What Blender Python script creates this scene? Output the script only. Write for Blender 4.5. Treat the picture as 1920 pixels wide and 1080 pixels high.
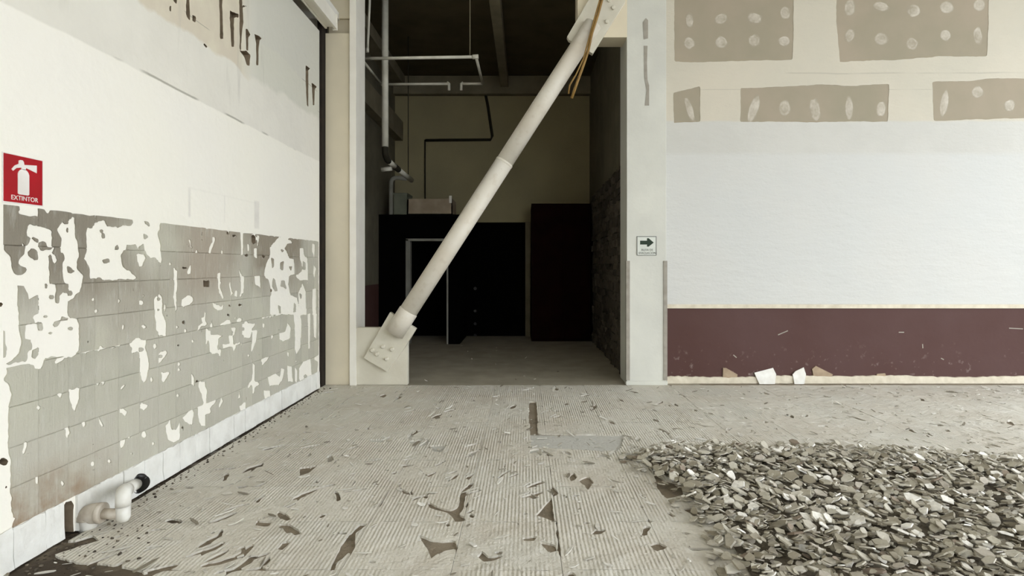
import bpy, bmesh, math, random
import numpy as np
from mathutils import Vector, Matrix

for o in list(bpy.data.objects):
    bpy.data.objects.remove(o)
S = bpy.context.scene
C = S.collection
random.seed(7)

# ------------------------------------------------------------------ camera
F = 1100.0            # focal length in pixels of the 1920-wide frame
VX, VY = 985.0, 498.0  # vanishing point of the room's depth
EYE = 1.5
cam_d = bpy.data.cameras.new('camera')
cam = bpy.data.objects.new('camera', cam_d)
C.objects.link(cam)
cam.location = (0, 0, EYE)
cam.rotation_euler = (math.pi / 2, 0, 0)
cam_d.sensor_width = 36.0
cam_d.lens = 36.0 * F / 1920.0
cam_d.shift_x = -(VX - 960) / 1920.0
cam_d.shift_y = -(540 - VY) / 1920.0
cam_d.clip_start = 0.05
S.camera = cam

# ------------------------------------------------------------------ light
w = bpy.data.worlds.new('overcast_sky')
S.world = w
w.use_nodes = True
bg = w.node_tree.nodes['Background']
bg.inputs[0].default_value = (0.89, 0.94, 1.0, 1)
bg.inputs[1].default_value = 3.0
S.view_settings.view_transform = 'Standard'
S.view_settings.look = 'None'
S.view_settings.gamma = 1.0
S.view_settings.use_curve_mapping = False
S.view_settings.exposure = 0.70

# ------------------------------------------------------------------ pixel helpers (a pixel plus the surface it lies on)
XL = -2.545           # left wall plane
YB = 7.37             # front of columns
YR = 7.50             # right-hand back wall plane

def onleft(px, py):
    Y = -XL * F / (VX - px)
    return (Y, EYE + (VY - py) * Y / F)

def onfloor(px, py):
    Y = EYE * F / (py - VY)
    return ((px - VX) * Y / F, Y)

def atY(px, py, Y):
    return ((px - VX) * Y / F, EYE + (VY - py) * Y / F)

def zoomed(ox, oy, s, pts):
    return [(ox + x / s, oy + y / s) for x, y in pts]

# ------------------------------------------------------------------ materials
def srgb(r, g, b):
    f = lambda c: (c / 255 / 12.92) if c <= 10 else ((c / 255 + 0.055) / 1.055) ** 2.4
    return (f(r), f(g), f(b), 1)

class NT:
    def __init__(s, name, rough=0.85, spec=0.3, metal=0.0):
        s.m = bpy.data.materials.new(name)
        s.m.use_nodes = True
        s.t = s.m.node_tree
        s.b = s.t.nodes['Principled BSDF']
        s.b.inputs['Roughness'].default_value = rough
        s.b.inputs['Specular IOR Level'].default_value = spec
        s.b.inputs['Metallic'].default_value = metal
        s.h = None
    def n(s, t, **k):
        x = s.t.nodes.new(t)
        for a, v in k.items():
            setattr(x, a, v)
        return x
    def l(s, a, b):
        s.t.links.new(a, b)
    def pos(s):
        if not hasattr(s, '_p'):
            s._p = s.n('ShaderNodeNewGeometry')
        return s._p.outputs['Position']
    def xyz(s):
        if not hasattr(s, '_x'):
            s._x = s.n('ShaderNodeSeparateXYZ')
            s.l(s.pos(), s._x.inputs[0])
        return s._x.outputs
    def noise(s, scale, detail=4, stretch=None, rough=0.55, dist=0.0, loc=(0, 0, 0)):
        mp = s.n('ShaderNodeMapping')
        s.l(s.pos(), mp.inputs[0])
        mp.inputs['Location'].default_value = loc
        if stretch:
            mp.inputs['Scale'].default_value = stretch
        x = s.n('ShaderNodeTexNoise')
        x.inputs['Scale'].default_value = scale
        x.inputs['Detail'].default_value = detail
        x.inputs['Roughness'].default_value = rough
        x.inputs['Distortion'].default_value = dist
        s.l(mp.outputs[0], x.inputs[0])
        return x.outputs[0]
    def ramp(s, v, lo, hi):
        x = s.n('ShaderNodeMapRange')
        x.inputs[1].default_value = lo
        x.inputs[2].default_value = hi
        x.clamp = True
        s.l(v, x.inputs[0])
        return x.outputs[0]
    def math(s, op, a, b=None):
        x = s.n('ShaderNodeMath', operation=op)
        for i, v in enumerate((a, b)):
            if v is None:
                continue
            if isinstance(v, (int, float)):
                x.inputs[i].default_value = v
            else:
                s.l(v, x.inputs[i])
        return x.outputs[0]
    def mix(s, f, a, b):
        x = s.n('ShaderNodeMix', data_type='RGBA')
        if isinstance(f, (int, float)):
            x.inputs[0].default_value = f
        else:
            s.l(f, x.inputs[0])
        for i, v in ((6, a), (7, b)):
            if isinstance(v, tuple):
                x.inputs[i].default_value = v
            else:
                s.l(v, x.inputs[i])
        return x.outputs[2]
    def col(s, v):
        if isinstance(v, tuple):
            s.b.inputs['Base Color'].default_value = v
        else:
            s.l(v, s.b.inputs['Base Color'])
    def bump(s, h, dist=0.005, strength=1.0):
        x = s.n('ShaderNodeBump')
        x.inputs['Distance'].default_value = dist
        x.inputs['Strength'].default_value = strength
        s.l(h, x.inputs['Height'])
        if s.h is not None:
            s.l(s.h, x.inputs['Normal'])
        s.h = x.outputs[0]
        s.l(s.h, s.b.inputs['Normal'])

def simple(name, c1, c2=None, scale=4, lo=0.35, hi=0.65, rough=0.85, spec=0.3, bump=0.0, bscale=60, metal=0.0, stretch=None):
    t = NT(name, rough, spec, metal)
    if c2 is None:
        c2 = tuple(x * 0.85 for x in c1[:3]) + (1,)
    t.col(t.mix(t.ramp(t.noise(scale, 5, stretch), lo, hi), c1, c2))
    if bump:
        t.bump(t.noise(bscale, 4), bump)
    return t.m

M = {}
# painted left wall: white lower field, greyer upper band, beige old render up high, a broken pencil-thin crack
t = NT('left_wall_paint', 0.7, 0.3)
x, y, z = t.xyz()
zz = t.math('ADD', z, t.math('MULTIPLY', t.math('SUBTRACT', t.noise(3, 3), 0.5), 0.03))
c = t.mix(t.ramp(t.noise(0.9, 3), 0.35, 0.7), srgb(245, 241, 228), srgb(243, 239, 229))
c = t.mix(t.ramp(zz, 2.778, 2.790), c, t.mix(t.ramp(t.noise(1.7, 4), 0.4, 0.6), srgb(233, 229, 217), srgb(228, 224, 212)))
zb = t.math('ADD', z, t.math('MULTIPLY', t.math('SUBTRACT', t.noise(2.2, 4), 0.5), 0.25))
near = t.ramp(y, 5.5, 5.2)
c = t.mix(t.math('MULTIPLY', t.ramp(zb, 3.23, 3.26), near), c, t.mix(t.ramp(t.noise(3, 4), 0.4, 0.6), srgb(224, 216, 194), srgb(216, 206, 186)))
far = t.ramp(y, 5.2, 5.6)
c = t.mix(t.math('MULTIPLY', t.ramp(zb, 3.6, 3.66), far), c, srgb(213, 211, 199))
c = t.mix(t.math('MULTIPLY', t.math('MULTIPLY', t.ramp(zb, 3.25, 3.3), t.ramp(zb, 3.68, 3.64)), far), c, srgb(216, 214, 200))
# horizontal crack lines
for zc, wd, thr in ((2.785, 0.012, 0.47), (3.63, 0.006, 0.52), (3.40, 0.005, 0.56)):
    wob = t.math('ADD', z, t.math('MULTIPLY', t.math('SUBTRACT', t.noise(1.2, 5), 0.5), 0.05))
    d = t.math('ABSOLUTE', t.math('SUBTRACT', wob, zc))
    ln = t.math('MULTIPLY', t.ramp(d, wd, wd * 0.3), t.ramp(t.noise(1.3, 2, loc=(3, zc, 1)), thr, thr + 0.05))
    c = t.mix(t.math('MULTIPLY', ln, 0.75), c, srgb(150, 147, 130))
# faint ghost of a removed box
for a0, a1, b0, b1 in ((4.42, 4.47, 1.86, 2.10), (5.50, 5.62, 1.84, 2.12), (4.42, 5.55, 2.08, 2.10), (4.95, 4.98, 1.86, 2.1)):
    g = t.math('MULTIPLY', t.math('MULTIPLY', t.ramp(y, a0, a0 + .02), t.ramp(y, a1, a1 - .02)),
               t.math('MULTIPLY', t.ramp(z, b0, b0 + .02), t.ramp(z, b1, b1 - .02)))
    c = t.mix(t.math('MULTIPLY', g, t.math('MULTIPLY', t.noise(6, 3), 0.8)), c, srgb(205, 200, 192))
# grubby drips high on the wall
dr = t.math('MULTIPLY', t.ramp(t.noise(9, 4, (0.2, 1, 0.12)), 0.6, 0.72), t.math('MULTIPLY', t.ramp(z, 2.8, 3.1), t.ramp(y, 6.6, 6.0)))
c = t.mix(t.math('MULTIPLY', dr, 0.35), c, srgb(182, 178, 165))
t.col(c)
t.bump(t.noise(14, 4), 0.006)
t.bump(t.noise(2.5, 3), 0.01)
M['lwall'] = t.m
# tile adhesive on the left wall
t = NT('wall_adhesive', 0.9, 0.2)
x, y, z = t.xyz()
oi = t.n('ShaderNodeObjectInfo').outputs['Random']
c = t.mix(oi, srgb(196, 193, 176), srgb(178, 175, 160))
c = t.mix(t.ramp(t.noise(2.2, 4), 0.42, 0.62), c, srgb(188, 184, 170))
c = t.mix(t.math('MULTIPLY', t.ramp(t.noise(1.1, 3, loc=(2, 1, 5)), 0.4, 0.6), t.ramp(z, 0.9, 1.5)), c, srgb(148, 139, 123))
c = t.mix(t.math('MULTIPLY', t.ramp(y, 3.9, 3.3), t.ramp(z, 1.25, 1.5)), c, srgb(138, 131, 117))
c = t.mix(t.math('MULTIPLY', t.math('MULTIPLY', t.ramp(y, 5.3, 4.8), t.ramp(y, 4.2, 4.5)), t.ramp(z, 1.1, 1.4)), c, srgb(170, 160, 144))
st = t.math('MULTIPLY', t.math('MULTIPLY', t.ramp(y, 3.75, 3.2), t.ramp(z, 0.5, 0.25)), t.ramp(t.noise(5, 4), 0.3, 0.6))
c = t.mix(st, c, srgb(146, 122, 96))
c = t.mix(t.math('MULTIPLY', t.ramp(t.noise(26, 4, (1, 1, 0.25)), 0.55, 0.7), 0.3), c, srgb(203, 201, 190))
t.col(c)
t.bump(t.noise(38, 4, (1, 1.4, 0.15)), 0.006)
t.bump(t.noise(90, 3), 0.003)
M['adh'] = t.m
M['dark'] = simple('rough_masonry', srgb(150, 134, 112), srgb(128, 114, 94), 12, rough=1, spec=0.1)
M['crackfill'] = simple('brown_crack_filler', srgb(132, 118, 98), srgb(112, 100, 82), 9, rough=1, bump=0.01, bscale=30)
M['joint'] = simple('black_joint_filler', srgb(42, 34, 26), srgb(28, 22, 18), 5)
M['base'] = simple('white_plaster_base', srgb(234, 233, 226), srgb(220, 218, 210), 7, 0.4, 0.7, bump=0.006, bscale=30)
# floor adhesive with trowel ridges running away from the camera
t = NT('floor_adhesive', 0.62, 0.35)
x, y, z = t.xyz()
oi = t.n('ShaderNodeObjectInfo').outputs['Random']
c = t.mix(oi, srgb(216, 211, 198), srgb(209, 205, 193))
c = t.mix(t.ramp(t.noise(1.4, 4), 0.4, 0.62), c, srgb(206, 199, 185))
c = t.mix(t.ramp(t.noise(7, 5), 0.55, 0.75), c, srgb(222, 218, 208))
wv = t.n('ShaderNodeTexWave', wave_type='BANDS', bands_direction='X')
wv.inputs['Scale'].default_value = 14.0
wv.inputs['Distortion'].default_value = 0.5
wv.inputs['Detail'].default_value = 2
wv.inputs['Detail Scale'].default_value = 0.6
t.l(t.pos(), wv.inputs[0])
keep = t.ramp(t.noise(1.6, 4, loc=(5, 1, 2)), 0.42, 0.58)
rg = t.math('MULTIPLY', wv.outputs['Fac'], t.math('ADD', t.math('MULTIPLY', keep, 0.85), 0.15))
t.col(c)
t.bump(rg, 0.004)
t.bump(t.noise(45, 4), 0.006)
t.bump(t.noise(7, 4), 0.02)
M['floor_adh'] = t.m
t = NT('bare_slab', 0.85, 0.3)
x, y, z = t.xyz()
c = t.mix(t.ramp(t.noise(1.2, 3), 0.4, 0.6), srgb(128, 116, 98), srgb(142, 130, 112))
c = t.mix(t.ramp(t.noise(6, 4), 0.5, 0.7), c, srgb(108, 98, 82))
c = t.mix(t.math('MULTIPLY', t.ramp(y, 4.4, 4.8), t.ramp(y, 5.25, 5.2)), c, srgb(196, 194, 186))
# darker in noisy patches towards the left wall
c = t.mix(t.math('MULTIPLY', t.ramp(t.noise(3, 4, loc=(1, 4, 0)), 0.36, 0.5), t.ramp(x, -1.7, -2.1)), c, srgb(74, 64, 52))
t.col(c)
t.bump(t.noise(40, 4), 0.01)
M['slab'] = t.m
M['slab_in'] = simple('corridor_concrete', srgb(164, 156, 138), srgb(148, 141, 124), 3, bump=0.004)
# drywall
M['drywall'] = simple('drywall_paper', srgb(168, 156, 137), srgb(158, 150, 130), 1.4, 0.35, 0.65)
t = NT('skim_coat', 0.55, 0.35)
x, y, z = t.xyz()
zw = t.math('ADD', z, t.math('MULTIPLY', t.math('SUBTRACT', t.noise(2, 4), 0.5), 0.05))
c = t.mix(t.ramp(t.noise(1.1, 4), 0.35, 0.65), srgb(206, 198, 180), srgb(199, 193, 176))
c = t.mix(t.ramp(zw, 3.36, 3.33), c, t.mix(t.ramp(t.noise(1.5, 4), 0.4, 0.6), srgb(202, 200, 192), srgb(198, 196, 188)))
c = t.mix(t.ramp(zw, 2.96, 2.90), c, t.mix(t.ramp(t.noise(0.8, 3), 0.4, 0.6), srgb(204, 203, 197), srgb(202, 202, 197)))
for zc, xa, wd in ((3.96, 3.3, 0.012), (3.75, 2.2, 0.006)):
    wob = t.math('ADD', z, t.math('MULTIPLY', t.math('SUBTRACT', t.noise(0.8, 4), 0.5), 0.06))
    d = t.math('ABSOLUTE', t.math('SUBTRACT', wob, zc))
    ln = t.math('MULTIPLY', t.math('MULTIPLY', t.ramp(d, wd, wd * 0.4), t.ramp(x, xa, xa + 0.1)), t.ramp(t.noise(1.3, 2), 0.35, 0.5))
    c = t.mix(t.math('MULTIPLY', ln, 0.6), c, srgb(176, 170, 154))
t.col(c)
t.bump(t.noise(3, 5, (1, 1, 2.5)), 0.012)
t.bump(t.noise(30, 3), 0.002)
M['skim'] = t.m
t = NT('compound_dab', 0.7, 0.3)
tc = t.n('ShaderNodeTexCoord')
ln = t.n('ShaderNodeVectorMath', operation='LENGTH')
t.l(tc.outputs['Object'], ln.inputs[0])
f = t.math('ADD', t.math('MULTIPLY', ln.outputs['Value'], 1.0), t.math('MULTIPLY', t.math('SUBTRACT', t.noise(9, 2), 0.5), 0.5))
t.col(t.mix(t.ramp(f, 0.4, 1.0), srgb(240, 234, 222), srgb(164, 154, 135)))
M['dab'] = t.m
t = NT('maroon_paint', 0.6, 0.2)
x, y, z = t.xyz()
c = t.mix(t.ramp(t.noise(0.8, 3), 0.35, 0.65), srgb(80, 54, 48), srgb(86, 62, 58))
c = t.mix(t.math('MULTIPLY', t.ramp(t.noise(14, 5), 0.62, 0.75), t.ramp(z, 0.55, 0.1)), c, srgb(140, 124, 118))
t.col(c)
t.bump(t.noise(6, 3), 0.004)
M['maroon'] = t.m
M['cream'] = simple('cream_trim', srgb(224, 215, 194), srgb(206, 196, 174), 9, bump=0.004, bscale=25)
M['column'] = simple('grey_white_column_paint', srgb(212, 211, 200), srgb(203, 202, 192), 2, 0.35, 0.65, rough=0.6, bump=0.002, bscale=20)
M['colcream'] = simple('cream_column_paint', srgb(224, 213, 187), srgb(214, 204, 180), 1.5, 0.35, 0.65, rough=0.6)
M['flange'] = simple('white_flange_paint', srgb(240, 236, 224), srgb(232, 227, 214), 3, rough=0.6)
M['scar'] = simple('grey_filler', srgb(166, 160, 148), srgb(150, 144, 132), 8)
M['plinth'] = simple('cream_painted_steel', srgb(218, 213, 196), srgb(208, 202, 184), 3, 0.35, 0.65, rough=0.55, bump=0.002, bscale=25)
t = NT('brace_paint', 0.42, 0.45)
c = t.mix(t.ramp(t.noise(1.6, 4), 0.35, 0.65), srgb(222, 216, 202), srgb(210, 200, 182))
c = t.mix(t.math('MULTIPLY', t.ramp(t.noise(12, 5), 0.55, 0.75), 0.4), c, srgb(188, 174, 150))
t.col(c)
t.bump(t.noise(16, 3), 0.002)
M['brace'] = t.m
M['pvc'] = simple('white_pvc', srgb(232, 231, 224), srgb(214, 210, 200), 9, rough=0.35, spec=0.5)
M['pvcbeige'] = simple('beige_pvc', srgb(206, 198, 184), srgb(182, 170, 152), 14, rough=0.6)  # duller beige pvc for the elbow, bell and link pipe
M['rubber'] = simple('black_rubber', srgb(30, 29, 28), srgb(22, 21, 20), 20, rough=0.4, spec=0.5)
M['red'] = simple('red_sign_enamel', srgb(176, 10, 28), srgb(160, 8, 24), 6, rough=0.3, spec=0.5)
M['signwhite'] = simple('sign_white', srgb(238, 232, 226), srgb(228, 222, 214), 6, rough=0.4)
M['signpale'] = simple('sign_pale', srgb(214, 216, 206), srgb(206, 208, 198), 10, rough=0.5)
M['signgreen'] = simple('sign_dark_green', srgb(22, 44, 20), srgb(30, 40, 24), 10, rough=0.5)
M['signgrey'] = simple('sign_grey_ink', srgb(96, 98, 92), srgb(110, 112, 106), 10, rough=0.5)
# corridor
M['cwall'] = simple('olive_plaster', srgb(166, 155, 120), srgb(158, 148, 116), 1.2, bump=0.004)
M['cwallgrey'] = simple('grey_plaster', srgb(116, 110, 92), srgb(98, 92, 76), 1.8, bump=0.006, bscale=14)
M['cceil'] = simple('soot_dark_deck', srgb(88, 78, 58), srgb(74, 66, 48), 2)
M['cbeam'] = simple('olive_beam', srgb(140, 132, 110), srgb(124, 116, 96), 3)
M['black'] = simple('matt_black_paint', srgb(7, 6, 6), srgb(5, 5, 4), 4, rough=0.95, spec=0.03)
M['oxblood'] = simple('dark_maroon_panel', srgb(30, 12, 10), srgb(22, 10, 8), 3, rough=0.9, spec=0.04)
M['frame'] = simple('grey_door_frame', srgb(150, 148, 138), srgb(130, 128, 118), 3)
M['conduit'] = simple('pale_conduit', srgb(206, 202, 188), srgb(190, 186, 172), 6, rough=0.4)
M['dconduit'] = simple('dark_conduit', srgb(44, 40, 26), srgb(36, 32, 22), 6)
M['carton'] = simple('tan_carton', srgb(168, 152, 130), srgb(150, 134, 112), 4)
M['greenbox'] = simple('grey_green_casing', srgb(120, 122, 104), srgb(106, 108, 92), 4)
M['cable'] = simple('yellow_brown_cable', srgb(150, 118, 62), srgb(128, 98, 48), 12, rough=0.5)
t = NT('ledger_stone', 0.8, 0.3)
oi = t.n('ShaderNodeObjectInfo').outputs['Random']
c = t.mix(oi, srgb(58, 52, 44), srgb(96, 88, 76))
t.col(t.mix(t.ramp(t.noise(9, 5), 0.5, 0.7), c, srgb(44, 38, 32)))
t.bump(t.noise(22, 5), 0.02)
M['ledger'] = t.m
# loose bits
def debris(name, cols):
    t = NT(name, 0.85, 0.25)
    g = t.n('ShaderNodeNewGeometry').outputs['Random Per Island']
    o = t.n('ShaderNodeObjectInfo').outputs['Random']
    f = t.math('FRACT', t.math('ADD', g, o))
    r = t.n('ShaderNodeValToRGB')
    r.color_ramp.interpolation = 'CONSTANT'
    el = r.color_ramp.elements
    for i, (p, c) in enumerate(cols):
        e = el[i] if i < 2 else el.new(p)
        e.position = p
        e.color = c
    t.l(f, r.inputs[0])
    t.col(t.mix(t.math('MULTIPLY', t.ramp(t.noise(40, 4), 0.45, 0.7), 0.35), r.outputs[0], srgb(150, 142, 126)))
    t.bump(t.noise(120, 3), 0.002)
    return t.m
M['shard'] = debris('rubble_shard', [(0, srgb(174, 167, 149)), (0.25, srgb(194, 188, 172)), (0.5, srgb(156, 148, 130)),
                                     (0.66, srgb(192, 184, 170)), (0.76, srgb(150, 136, 120)), (0.79, srgb(242, 238, 228)), (0.93, srgb(212, 206, 192))])
M['flake'] = debris('mortar_flake', [(0, srgb(206, 201, 188)), (0.4, srgb(216, 211, 200)), (0.62, srgb(186, 179, 164)), (0.8, srgb(228, 224, 214)), (0.9, srgb(132, 124, 108))])
M['dust'] = simple('grey_brown_rubble_dust', srgb(112, 103, 88), srgb(96, 88, 74), 14, bump=0.02, bscale=40)
M['crumb'] = debris('dark_crumb', [(0, srgb(70, 62, 52)), (0.5, srgb(96, 86, 72)), (0.8, srgb(130, 120, 104))])
M['scrapwhite'] = simple('white_scrap', srgb(238, 236, 228), srgb(224, 220, 210), 12)
M['scraptan'] = simple('tan_scrap', srgb(176, 156, 130), srgb(160, 140, 116), 12)
M['ground'] = simple('outdoor_concrete', srgb(176, 174, 168), srgb(160, 158, 152), 0.5)
M['ceil'] = simple('room_ceiling', srgb(232, 230, 222), srgb(222, 219, 210), 0.7)

# ------------------------------------------------------------------ object helpers
def link(name, me, mat, parent=None, loc=None, rot=None, scale=None):
    o = bpy.data.objects.new(name, me)
    C.objects.link(o)
    if me is not None and mat is not None and not me.materials:
        me.materials.append(M[mat] if isinstance(mat, str) else mat)
    if parent is not None:
        o.parent = parent
    if loc is not None:
        o.location = loc
    if rot is not None:
        o.rotation_euler = rot
    if scale is not None:
        o.scale = scale
    return o

def tag(o, label, cat, group=None):
    o['label'] = label
    o['category'] = cat
    if group:
        o['group'] = group
    return o

def struct(o, label=None):
    o['kind'] = 'structure'
    if label:
        o['label'] = label
    return o

def empty(name, loc=(0, 0, 0), parent=None):
    o = bpy.data.objects.new(name, None)
    C.objects.link(o)
    o.location = loc
    o.empty_display_size = 0.1
    if parent is not None:
        o.parent = parent
    return o

def bm_mesh(bm, name, smooth=False):
    me = bpy.data.meshes.new(name)
    bmesh.ops.recalc_face_normals(bm, faces=bm.faces)
    if smooth:
        for f in bm.faces:
            f.smooth = True
    bm.to_mesh(me)
    bm.free()
    return me

def boxmesh(name, x0, x1, y0, y1, z0, z1, bevel=0.0):
    bm = bmesh.new()
    bmesh.ops.create_cube(bm, size=1)
    for v in bm.verts:
        v.co = Vector((x0 + (v.co.x + .5) * (x1 - x0), y0 + (v.co.y + .5) * (y1 - y0), z0 + (v.co.z + .5) * (z1 - z0)))
    if bevel:
        bmesh.ops.bevel(bm, geom=bm.edges[:], offset=bevel, segments=2, affect='EDGES', profile=0.7)
    return bm_mesh(bm, name)

def box(name, b, mat, parent=None, bevel=0.0):
    return link(name, boxmesh(name, *b, bevel=bevel), mat, parent)

def prism(name, pts, y0, y1, mat, parent=None, bevel=0.0):
    """polygon in x,z extruded along y"""
    bm = bmesh.new()
    a = [bm.verts.new((p[0], y0, p[1])) for p in pts]
    b = [bm.verts.new((p[0], y1, p[1])) for p in pts]
    n = len(pts)
    bm.faces.new(a)
    bm.faces.new(b[::-1])
    for i in range(n):
        bm.faces.new((a[i], b[i], b[(i + 1) % n], a[(i + 1) % n]))
    if bevel:
        bmesh.ops.recalc_face_normals(bm, faces=bm.faces)
        bmesh.ops.bevel(bm, geom=bm.edges[:], offset=bevel, segments=2, affect='EDGES', profile=0.7)
    return link(name, bm_mesh(bm, name), mat, parent)

def tubemesh(name, pts, r, seg=14, cap=True, close=False):
    """tube along a list of points; r is a number or a list"""
    P = [Vector(p) for p in pts]
    n = len(P)
    R = r if isinstance(r, (list, tuple)) else [r] * n
    bm = bmesh.new()
    rings = []
    up = None
    for i in range(n):
        d = (P[min(i + 1, n - 1)] - P[max(i - 1, 0)]).normalized()
        if up is None:
            up = d.orthogonal().normalized()
        up = (up - d * up.dot(d)).normalized()
        s = d.cross(up)
        rings.append([bm.verts.new(P[i] + (up * math.cos(a) + s * math.sin(a)) * R[i]) for a in [2 * math.pi * k / seg for k in range(seg)]])
    for i in range(n - 1):
        for k in range(seg):
            bm.faces.new((rings[i][k], rings[i][(k + 1) % seg], rings[i + 1][(k + 1) % seg], rings[i + 1][k]))
    if cap:
        bm.faces.new(rings[0][::-1])
        bm.faces.new(rings[-1])
    me = bpy.data.meshes.new(name)
    bmesh.ops.recalc_face_normals(bm, faces=bm.faces)
    for f in bm.faces:
        f.smooth = len(f.verts) == 4
    bm.to_mesh(me)
    bm.free()
    return me

def tube(name, pts, r, mat, parent=None, seg=14, cap=True):
    return link(name, tubemesh(name, pts, r, seg, cap), mat, parent)

def arc(p0, p1, p2, n=6):
    """quadratic bend"""
    a, b, c = Vector(p0), Vector(p1), Vector(p2)
    return [a * (1 - t) ** 2 + b * 2 * t * (1 - t) + c * t * t for t in [i / n for i in range(n + 1)]]

# ------------------------------------------------------------------ fields and skins
def vnoise(U, V, s, seed):
    rng = np.random.RandomState(seed)
    L = rng.rand(256, 256)
    u, v = U / s + 50, V / s + 50
    i, j = np.floor(u).astype(int), np.floor(v).astype(int)
    a, b = u - i, v - j
    a, b = a * a * (3 - 2 * a), b * b * (3 - 2 * b)
    g = lambda p, q: L[p % 256, q % 256]
    return ((g(i, j) * (1 - a) + g(i + 1, j) * a) * (1 - b) + (g(i, j + 1) * (1 - a) + g(i + 1, j + 1) * a) * b) * 2 - 1

class Field:
    """positive inside the holes; built from outlines"""
    def __init__(s, u0, u1, v0, v1, nu, nv):
        s.u, s.v = np.linspace(u0, u1, nu + 1), np.linspace(v0, v1, nv + 1)
        s.U, s.V = np.meshgrid(s.u, s.v, indexing='ij')
        s.H = np.full(s.U.shape, -0.05)
    def sdf(s, pts, m=0.06):
        p = np.array(pts)
        i0, i1 = np.searchsorted(s.u, [p[:, 0].min() - m, p[:, 0].max() + m])
        j0, j1 = np.searchsorted(s.v, [p[:, 1].min() - m, p[:, 1].max() + m])
        if i0 >= i1 or j0 >= j1:
            return None, None
        sl = (slice(i0, i1), slice(j0, j1))
        U, V = s.U[sl], s.V[sl]
        d = np.full(U.shape, 9.0)
        ins = np.zeros(U.shape, bool)
        n = len(p)
        for k in range(n):
            a, b = p[k], p[(k + 1) % n]
            e = b - a
            wu, wv = U - a[0], V - a[1]
            tt = np.clip((wu * e[0] + wv * e[1]) / (e @ e + 1e-12), 0, 1)
            d = np.minimum(d, np.hypot(wu - e[0] * tt, wv - e[1] * tt))
            if a[1] != b[1]:
                cr = ((a[1] > V) != (b[1] > V)) & (U < e[0] * (V - a[1]) / (b[1] - a[1]) + a[0])
                ins ^= cr
        return sl, np.where(ins, d, -d)
    def add(s, pts):
        sl, d = s.sdf(pts)
        if sl:
            s.H[sl] = np.maximum(s.H[sl], d)
    def sub(s, pts):
        sl, d = s.sdf(pts)
        if sl:
            s.H[sl] = np.minimum(s.H[sl], -d)

def march(Fv, us, vs, g=0.0, groove=0.0):
    """Fv > 0 is solid. returns points (u,v), faces, boundary edges"""
    nu, nv = Fv.shape
    us2, vs2 = us.copy(), vs.copy()
    if g:
        us2[0] += g; us2[-1] -= g; vs2[0] += g; vs2[-1] -= g
    if groove:
        us2[1] = us2[0] + groove; us2[-2] = us2[-1] - groove; vs2[1] = vs2[0] + groove; vs2[-2] = vs2[-1] - groove
    ins = Fv > 0
    cnt = ins[:-1, :-1].astype(int) + ins[1:, :-1] + ins[1:, 1:] + ins[:-1, 1:]
    if not ins.any():
        return None
    idx = {}
    pts = []
    def gv(i, j):
        k = (i, j)
        if k not in idx:
            idx[k] = len(pts)
            pts.append((us2[i], vs2[j]))
        return idx[k]
    def ev(a, b):
        k = (a, b) if a < b else (b, a)
        if k not in idx:
            fa, fb = Fv[k[0]], Fv[k[1]]
            t_ = min(0.98, max(0.02, fa / (fa - fb)))
            idx[k] = len(pts)
            pts.append((us2[k[0][0]] * (1 - t_) + us2[k[1][0]] * t_, vs2[k[0][1]] * (1 - t_) + vs2[k[1][1]] * t_))
        return idx[k]
    faces = []
    I, J = np.nonzero(cnt > 0)
    for i, j in zip(I.tolist(), J.tolist()):
        if cnt[i, j] == 4:
            faces.append((gv(i, j), gv(i + 1, j), gv(i + 1, j + 1), gv(i, j + 1)))
            continue
        cs = ((i, j), (i + 1, j), (i + 1, j + 1), (i, j + 1))
        poly = []
        for k in range(4):
            a, b = cs[k], cs[(k + 1) % 4]
            if ins[a]:
                poly.append(gv(*a))
            if ins[a] != ins[b]:
                poly.append(ev(a, b))
        if len(poly) > 2:
            faces.append(tuple(poly))
    seen = {}
    for f in faces:
        for k in range(len(f)):
            a, b = f[k], f[(k + 1) % len(f)]
            if (b, a) in seen:
                del seen[(b, a)]
            else:
                seen[(a, b)] = 1
    return pts, faces, list(seen)

def skin(name, res, to3, depth, mat, parent=None, relief=None, flip=False, groove=None, side=None):
    """solid sheet: to3(u,v,h) places a point h above the backing"""
    pts, faces, bnd = res
    n = len(pts)
    P = np.array(pts)
    hh = np.full(n, depth) if relief is None else depth + relief(P[:, 0], P[:, 1])
    if groove:
        bo = (np.abs(P[:, 0] - groove[0]) < 1e-5) | (np.abs(P[:, 0] - groove[1]) < 1e-5) | (np.abs(P[:, 1] - groove[2]) < 1e-5) | (np.abs(P[:, 1] - groove[3]) < 1e-5)
        hh = hh - bo * 0.0055
    V3 = [to3(P[i, 0], P[i, 1], hh[i]) for i in range(n)]
    bi = {}
    for a, b in bnd:
        for q in (a, b):
            if q not in bi:
                bi[q] = len(V3)
                V3.append(to3(P[q, 0], P[q, 1], -0.001))
    fs = list(faces) + [(b, a, bi[a], bi[b]) for a, b in bnd]
    if flip:
        fs = [f[::-1] for f in fs]
    me = bpy.data.meshes.new(name)
    me.from_pydata(V3, [], fs)
    me.update()
    if side:
        me.materials.append(M[mat]); me.materials.append(M[side])
        for k in range(len(faces), len(fs)):
            me.polygons[k].material_index = 1
    return link(name, me, mat, parent)

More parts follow.
